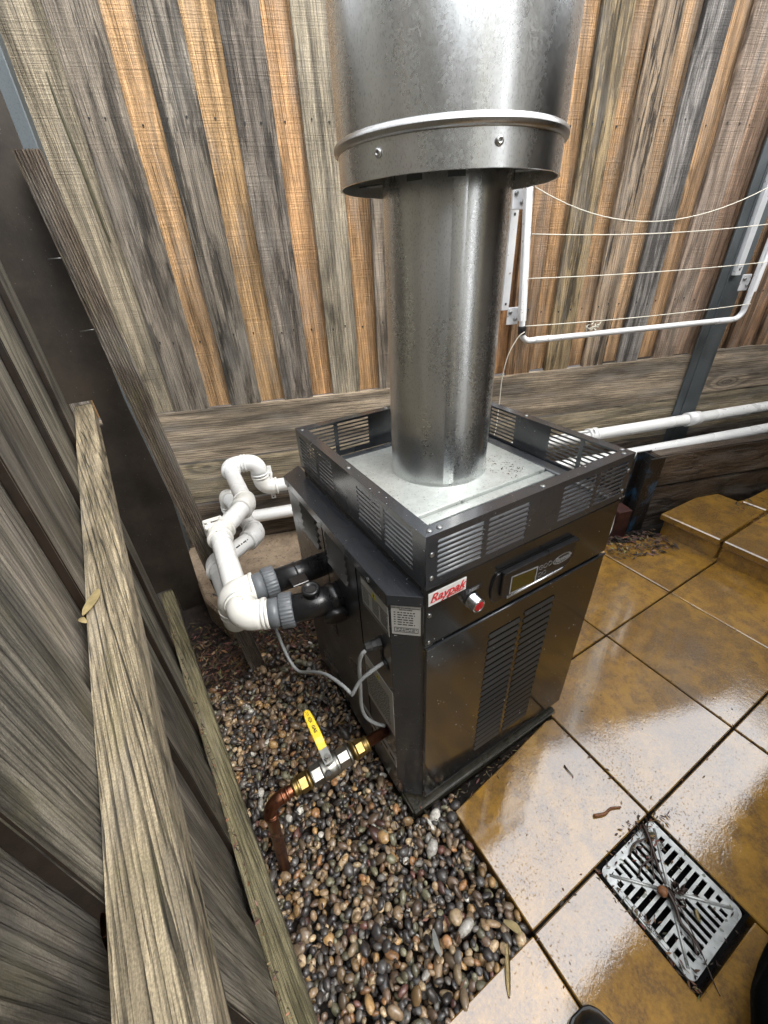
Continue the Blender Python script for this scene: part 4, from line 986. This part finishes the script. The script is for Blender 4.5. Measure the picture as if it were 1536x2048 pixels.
V_all = np.concatenate(V_all); F_all = np.concatenate(F_all); C_all = np.concatenate(C_all)
me = bpy.data.meshes.new('pebbles'); me.vertices.add(len(V_all)); me.vertices.foreach_set('co', V_all.ravel())
me.loops.add(F_all.size); me.loops.foreach_set('vertex_index', F_all.ravel().astype(np.int32)); me.polygons.add(len(F_all))
me.polygons.foreach_set('loop_start', np.arange(0, F_all.size, 3, dtype=np.int32)); me.polygons.foreach_set('use_smooth', np.ones(len(F_all), dtype=bool)); me.update(calc_edges=True); me.validate()
at = me.color_attributes.new('tint', 'FLOAT_COLOR', 'POINT'); at.data.foreach_set('color', C_all.ravel())
me.materials.append(M['pebble']); pb = bpy.data.objects.new('pebbles', me); COL.objects.link(pb); tag(pb, 'wet mixed river pebbles filling the strip between the left fence and the pavers', 'pebbles', kind='stuff')
print('pebbles', len(placed))

# leaf litter: flakes and bark shreds
g = G(); r = random.Random(9)
def flake(x, y, z, s_, tint, longk=2.2):
    t = bmesh.new(); a = r.uniform(0, 6.28); d = Vector((math.cos(a), math.sin(a), r.uniform(-.35,.35))); w = Vector((-math.sin(a), math.cos(a), r.uniform(-.5,.5)))
    p = Vector((x, y, z)); L = s_*longk
    v = [t.verts.new(p-d*L/2), t.verts.new(p+w*s_*.35-d*L*.1+Z3*s_*.15), t.verts.new(p+d*L/2+Z3*s_*r.uniform(-.2,.3)), t.verts.new(p-w*s_*.35+d*L*.1)]
    t.faces.new((v[0],v[1],v[2])); t.faces.new((v[0],v[2],v[3])); g.merge(t, tint=tint)
lt = [(.09,.045,.022),(.05,.028,.016),(.14,.075,.035),(.03,.018,.012),(.20,.12,.06),(.26,.19,.11)]
def scatter(n, fx, zf, sz=(.006,.018)):
    for _ in range(n):
        p = fx(); 
        if p is None: continue
        flake(p[0], p[1], zf(p), r.uniform(*sz), [c*r.uniform(.6,1.2) for c in r.choices(lt, (5,6,4,6,1.5,.8))[0]], r.uniform(1.2, 3.4))
scatter(2600, lambda: (r.uniform(-.58,.02), min(1.36, r.gauss(.98,.16))), lambda p: -.048+r.uniform(0,.012) if p[1] < 1.13 else -.02)
scatter(260, lambda: (r.uniform(-.55,.05), r.uniform(-.40,.75)), lambda p: .008+r.uniform(-.01,.008), (.004,.011))
def right_litter():
    a = r.uniform(-.32,.10); b_ = r.uniform(-.16,.06); p = rp(a, b_, 0); return (p.x, p.y) if not (p.x > 2.16 and p.y < .44) else None
scatter(520, right_litter, lambda p: .004+r.uniform(-.02,.012), (.008,.022))
def far_litter():
    p = rp(r.uniform(.5,1.4), r.uniform(-.24,-.004), 0); return (p.x, p.y)
scatter(420, far_litter, lambda p: .142+r.uniform(-.006,.012), (.007,.018))
def joint_dirt():
    if r.random() < .5: x = r.choice((.077,.613,.613,1.155,1.69)); return (x+r.gauss(0,.006), r.uniform(-1.2,.1))
    y = r.choice((-.418,-.418,.117,-.953)); return (r.uniform(.08,2.1), y+r.gauss(0,.006))
scatter(170, joint_dirt, lambda p: .002, (.003,.009))
scatter(90, lambda: (r.uniform(.1,2.1), r.uniform(-1.1,.1)), lambda p: .002, (.002,.006))
scatter(110, lambda: (.55+r.gauss(0,.05), -.44+r.gauss(0,.03)), lambda p: .004, (.003,.009))
scatter(90, lambda: (.345+r.gauss(0,.012), r.uniform(-.72,-.42)), lambda p: .001, (.003,.008))
scatter(150, lambda: (.53+r.gauss(0,.035), .30+r.gauss(0,.045)), lambda p: 1.0035, (.0015,.004))
scatter(60, lambda: (r.uniform(.34,.62), r.uniform(-.71,-.42)), lambda p: .003, (.003,.008))
scatter(120, lambda: (r.uniform(.0,.66), r.uniform(-.075,-.03)), lambda p: -.006, (.004,.010))
for _ in range(150):
    s_ = r.uniform(.1,1.75); p = lp(s_, -.055+r.uniform(-.006,.010), .103); flake(p.x, p.y, p.z, r.uniform(.003,.008), [c*r.uniform(.8,1.6) for c in r.choice(lt)], r.uniform(1.2,3))
o = g.build('leaf_litter', 'litter'); tag(o, 'dark bark shreds and leaf crumbs strewn on the soil, pebbles and joints', 'leaf litter', kind='stuff')
g = G()
for _ in range(70):
    x, y = r.uniform(-.52,-.02), r.gauss(1.0,.14); a = r.uniform(0, 6.28); L = r.uniform(.02,.09)
    p = Vector((x, y, -.035)); q = p+Vector((math.cos(a)*L, math.sin(a)*L, r.uniform(0,.025))); g.tube([p, (p+q)/2+Vector((r.uniform(-.01,.01), r.uniform(-.01,.01), .008)), q], [.0014,.0012,.0005], 4)
tag(g.build('bark_shreds', 'twig'), 'thin dark bark strands in the soil behind the pebbles', 'leaf litter', kind='stuff')

# separate twigs and leaves
def twig(pts, rad, label, mat='twig', name='twig', kids=()):
    g = G(); c = smooth_curve(pts, 5); n = len(c); g.tube(c, [rad*(1-.55*i/(n-1)) for i in range(n)], 7)
    for kp in kids: g.tube(smooth_curve(kp, 4), rad*.45, 5)
    return tag(g.build(name, mat), label, 'twig')
T = lambda x, y, z=.004: (x, y, z)
twig([T(.455,-.328,.005), T(.49,-.342,.007), T(.52,-.343,.006), T(.552,-.358,.005)], .0055, 'short bark stick lying alone on the wet paver above the drain grate', 'leaf_brown')
twig([T(.503,-.172,.004), T(.500,-.190,.005), T(.500,-.212,.004)], .0028, 'tiny dark twig on the paver right of the heater base')
twig([T(.565,-.425,.006), T(.545,-.455,.010), T(.515,-.492,.009), T(.490,-.520,.012), T(.474,-.545,.014)], .0065, 'dark wet branch across the upper half of the drain grate', kids=([T(.545,-.455,.01),T(.49,-.44,.008),T(.455,-.452,.006)], [T(.53,-.47,.01),T(.488,-.50,.009),T(.462,-.522,.006)], [T(.552,-.44,.01),T(.578,-.43,.012),T(.590,-.418,.007)], [T(.515,-.492,.01),T(.46,-.485,.009),T(.430,-.495,.006)]))
twig([T(.470,-.548,.012), T(.452,-.585,.014), T(.432,-.612,.010), T(.430,-.640,.009), T(.405,-.668,.009)], .0060, 'dark red brown branch across the lower half of the drain grate', kids=([T(.452,-.585,.012),T(.475,-.600,.012),T(.488,-.588,.009)], [T(.432,-.612,.01),T(.425,-.65,.012),T(.418,-.675,.006)]))
twig([T(.476,-.552,.012), T(.455,-.60,.016), T(.425,-.66,.012), T(.392,-.715,.006), T(.382,-.735,.004)], .0022, 'long thin dark stem trailing off the lower corner of the drain grate')
g = G(); g.lathe([(0,.004),(.003,.011),(.012,.013),(.020,.012),(.024,.004)], (.462,-.548,.014), (-.8,-.1,.25), 18); tag(g.build('gum_nut', 'leaf_brown'), 'brown gum nut at the centre of the drain grate', 'seed pod')
g = G(); rr_ = random.Random(3)
for _ in range(26):
    c = Vector((.492+rr_.uniform(-.018,.018), -.572+rr_.uniform(-.012,.012), .008)); d = Vector((rr_.uniform(-1,1),rr_.uniform(-1,1),rr_.uniform(0,.7))).normalized(); g.tube([c, c+d*.01, c+d*.018], [.0028,.002,.0006], 5)
tag(g.build('twig_tangle', 'twig'), 'small dark tangle of bark right of the gum nut on the drain grate', 'twig')
def leaf(pts, w, label, mat, nrm=Z3, curl=.3, name='leaf'):
    c = [Vector(p) for p in smooth_curve(pts, 5)]; n = len(c); t = bmesh.new(); R = []
    for i in range(n):
        tg = (c[min(i+1,n-1)]-c[max(i-1,0)]).normalized(); sd_ = tg.cross(nrm).normalized(); ww = w*max(.02, math.sin(math.pi*(.06+.90*i/(n-1))))**.8
        R.append([t.verts.new(c[i]-sd_*ww+nrm*ww*curl), t.verts.new(c[i]-nrm*.0), t.verts.new(c[i]+sd_*ww+nrm*ww*curl*.8)])
    for i in range(n-1):
        for j in (0, 1): t.faces.new((R[i][j], R[i][j+1], R[i+1][j+1], R[i+1][j]))
    for f in t.faces: f.smooth = True
    geo = bmesh.ops.solidify(t, geom=t.faces[:], thickness=.0012); bmesh.ops.recalc_face_normals(t, faces=t.faces[:])
    g = G(); g.merge(t); return tag(g.build(name, mat), label, 'leaf')
leaf([(-.560,.188,1.129),(-.562,.165,1.131),(-.572,.140,1.131),(-.580,.128,1.129)], .0085, 'pale yellow seed husk lying on the top rail of the left fence', 'leaf_pale', name='seed_husk')
leaf([(-.583,.126,1.1285),(-.580,.115,1.131),(-.574,.106,1.129)], .0045, 'tiny pale husk just below the larger one on the top rail', 'leaf_pale', name='seed_husk')
leaf([(-.552,-.262,1.075),(-.556,-.280,1.085),(-.556,-.305,1.085),(-.552,-.326,1.06)], .020, 'curled brown dead leaf caught between the top rail and the palings', 'leaf_brown', Vector((.75,.0,.66)), .5)
leaf([(-.165,-.285,.020),(-.158,-.31,.022),(-.172,-.345,.018)], .010, 'shiny grey leaf lying among the pebbles', 'trim', name='foil_scrap') if False else None
leaf([(-.156,-.272,.017),(-.166,-.298,.021),(-.170,-.325,.016)], .0075, 'pale grey dead leaf lying on the pebbles', 'sticker_grey')
leaf([(.000,-.395,.016),(-.022,-.418,.014),(-.052,-.452,.006),(-.066,-.470,.005)], .0065, 'long tan dead leaf on the edge between pebbles and the corner paver', 'leaf_pale')
leaf([(.020,-.36,.016),(.036,-.385,.017),(.046,-.405,.010)], .010, 'curled tan leaf on the pebbles beside the paver corner', 'leaf_pale', curl=.6)
leaf([(.415,-.590,.006),(.428,-.602,.009),(.436,-.622,.006)], .006, 'small cream seed on the lower right bars of the drain grate', 'leaf_pale', name='seed_husk') if False else None
leaf([(.500,-.618,.004),(.488,-.626,.008),(.478,-.640,.004)], .006, 'small cream seed husk on the right hand bars of the drain grate', 'leaf_pale', name='seed_husk')

# ------------------------------------------------------------------ shoe and bag at the bottom edge
g = G(); t = bmesh.new(); sp = []
so = Vector((.055,-.575,0)); sa = Vector((.06,1,0)).normalized(); sb = Vector((1,-.06,0)).normalized()
secs = [(0,.012,.040),(-.006,.028,.055),(-.02,.042,.066),(-.05,.055,.078),(-.10,.060,.092),(-.15,.052,.118),(-.20,.046,.135),(-.27,.048,.145),(-.33,.044,.14),(-.36,.03,.12)]
for (d, w, h) in secs:
    row = []
    for i in range(14):
        a = math.pi*i/13; row.append(t.verts.new(so+sa*(d+.0)+sb*(w*math.cos(a))+Z3*(.022+(h-.022)*max(0, math.sin(a))**.8)))
    sp.append(row)
for i in range(len(sp)-1):
    for j in range(13): t.faces.new((sp[i][j], sp[i][j+1], sp[i+1][j+1], sp[i+1][j])).smooth = True
t.faces.new(sp[0]); t.faces.new(sp[-1][::-1]); bmesh.ops.recalc_face_normals(t, faces=t.faces[:]); g.merge(t)
sh_ = tag(g.build('shoe', 'shoe'), 'black shoe toe poking in at the bottom edge on the pavers', 'shoe')
g = G(); ol = [(so+sa*(d+.006)+sb*(w+.007)) for d, w, _ in secs]+[(so+sa*(d+.006)-sb*(w+.007)) for d, w, _ in secs[::-1]]
g.prism([(p.x, p.y) for p in ol], .002, .024, .003); g.build('sole', 'plastic', sh_)
g = G()
for q in range(5):
    d = -.085-.022*q; hh = .092+.0105*q*1.1
    g.tube(smooth_curve([so+sa*d+sb*-.030+Z3*(hh-.012), so+sa*(d-.004)+Z3*(hh+.006), so+sa*(d-.008)+sb*.030+Z3*(hh-.012)], 5), .0035, 6)
g.build('laces', 'cable', sh_)
g = G(); t = bmesh.new(); bmesh.ops.create_icosphere(t, subdivisions=4, radius=1)
for v in t.verts:
    n_ = noise.noise(v.co*1.8)*.10; c = v.co.copy(); c = Vector((max(-1,min(1,c.x*1.25)), max(-1,min(1,c.y*1.25)), max(-1,min(1,c.z*1.15))))*(1+n_)
    v.co = Vector((.58,-.905,.11))+Vector((c.x*.25, c.y*.155, c.z*.10))
for f in t.faces: f.smooth = True
g.merge(t); bag = tag(g.build('bag', 'glass_blk'), 'soft black bag cut off by the bottom right corner', 'bag')
g = G(); g.tube(smooth_curve([(.45,-.98,.18),(.50,-.99,.23),(.60,-.99,.24),(.68,-.99,.18)]), .010, 8); g.build('bag_handle', 'glass_blk', bag)

# ------------------------------------------------------------------ the house behind the camera (seen in the reflections)
HS = thing('house', 'rendered house wall with a dark eave behind the viewpoint', 'house')
g = G(); g.box((.95,-1.95,-.05),(5.5,-1.80,2.6),0); g.build('wall', 'brick', HS)
g = G(); g.box((-1.6,-3.2,-.05),(.95,-3.1,3.2),0); g.build('wall', 'brick', HS)
for (x, y, w) in ((1.56,-1.70,.09),(-.02,-2.1,.11)):
    g = G(); g.box((x-w,y-w,-.05),(x+w,y+w,2.6),.01); g.build('reflector_post', 'cream', HS)  # pale posts added behind the viewpoint to mirror as bright stripes in the flue
g = G(); g.box((5.5,-6,-.05),(5.6,3.5,3.9),0); tag(g.build('side_light_screen', 'eave'), 'dark screen added out of view beyond the raised step to hold back sky light', 'fence')  # added unseen screen, cuts sky light and its reflection from the right
g = G(); g.box((.83,-2.3,2.62),(5.7,-.66,2.70),.01); g.box((.80,-.66,2.58),(5.7,-.60,2.78),.005); g.build('eave', 'eave', HS)
g = G(); g.prism([(-.66,2.70),(-2.3,3.3),(-2.3,2.70)], .83, 5.7, 0, (Y3,Z3,X3)); g.build('roof', 'eave', HS)

# ------------------------------------------------------------------ metres
seen = set()
for o in bpy.data.objects:
    if o.type == 'MESH':
        if o.data.name not in seen: o.data.transform(Matrix.Scale(S, 4)); seen.add(o.data.name)
        o.location = o.location*S
    elif o.type == 'EMPTY': o.location = o.location*S
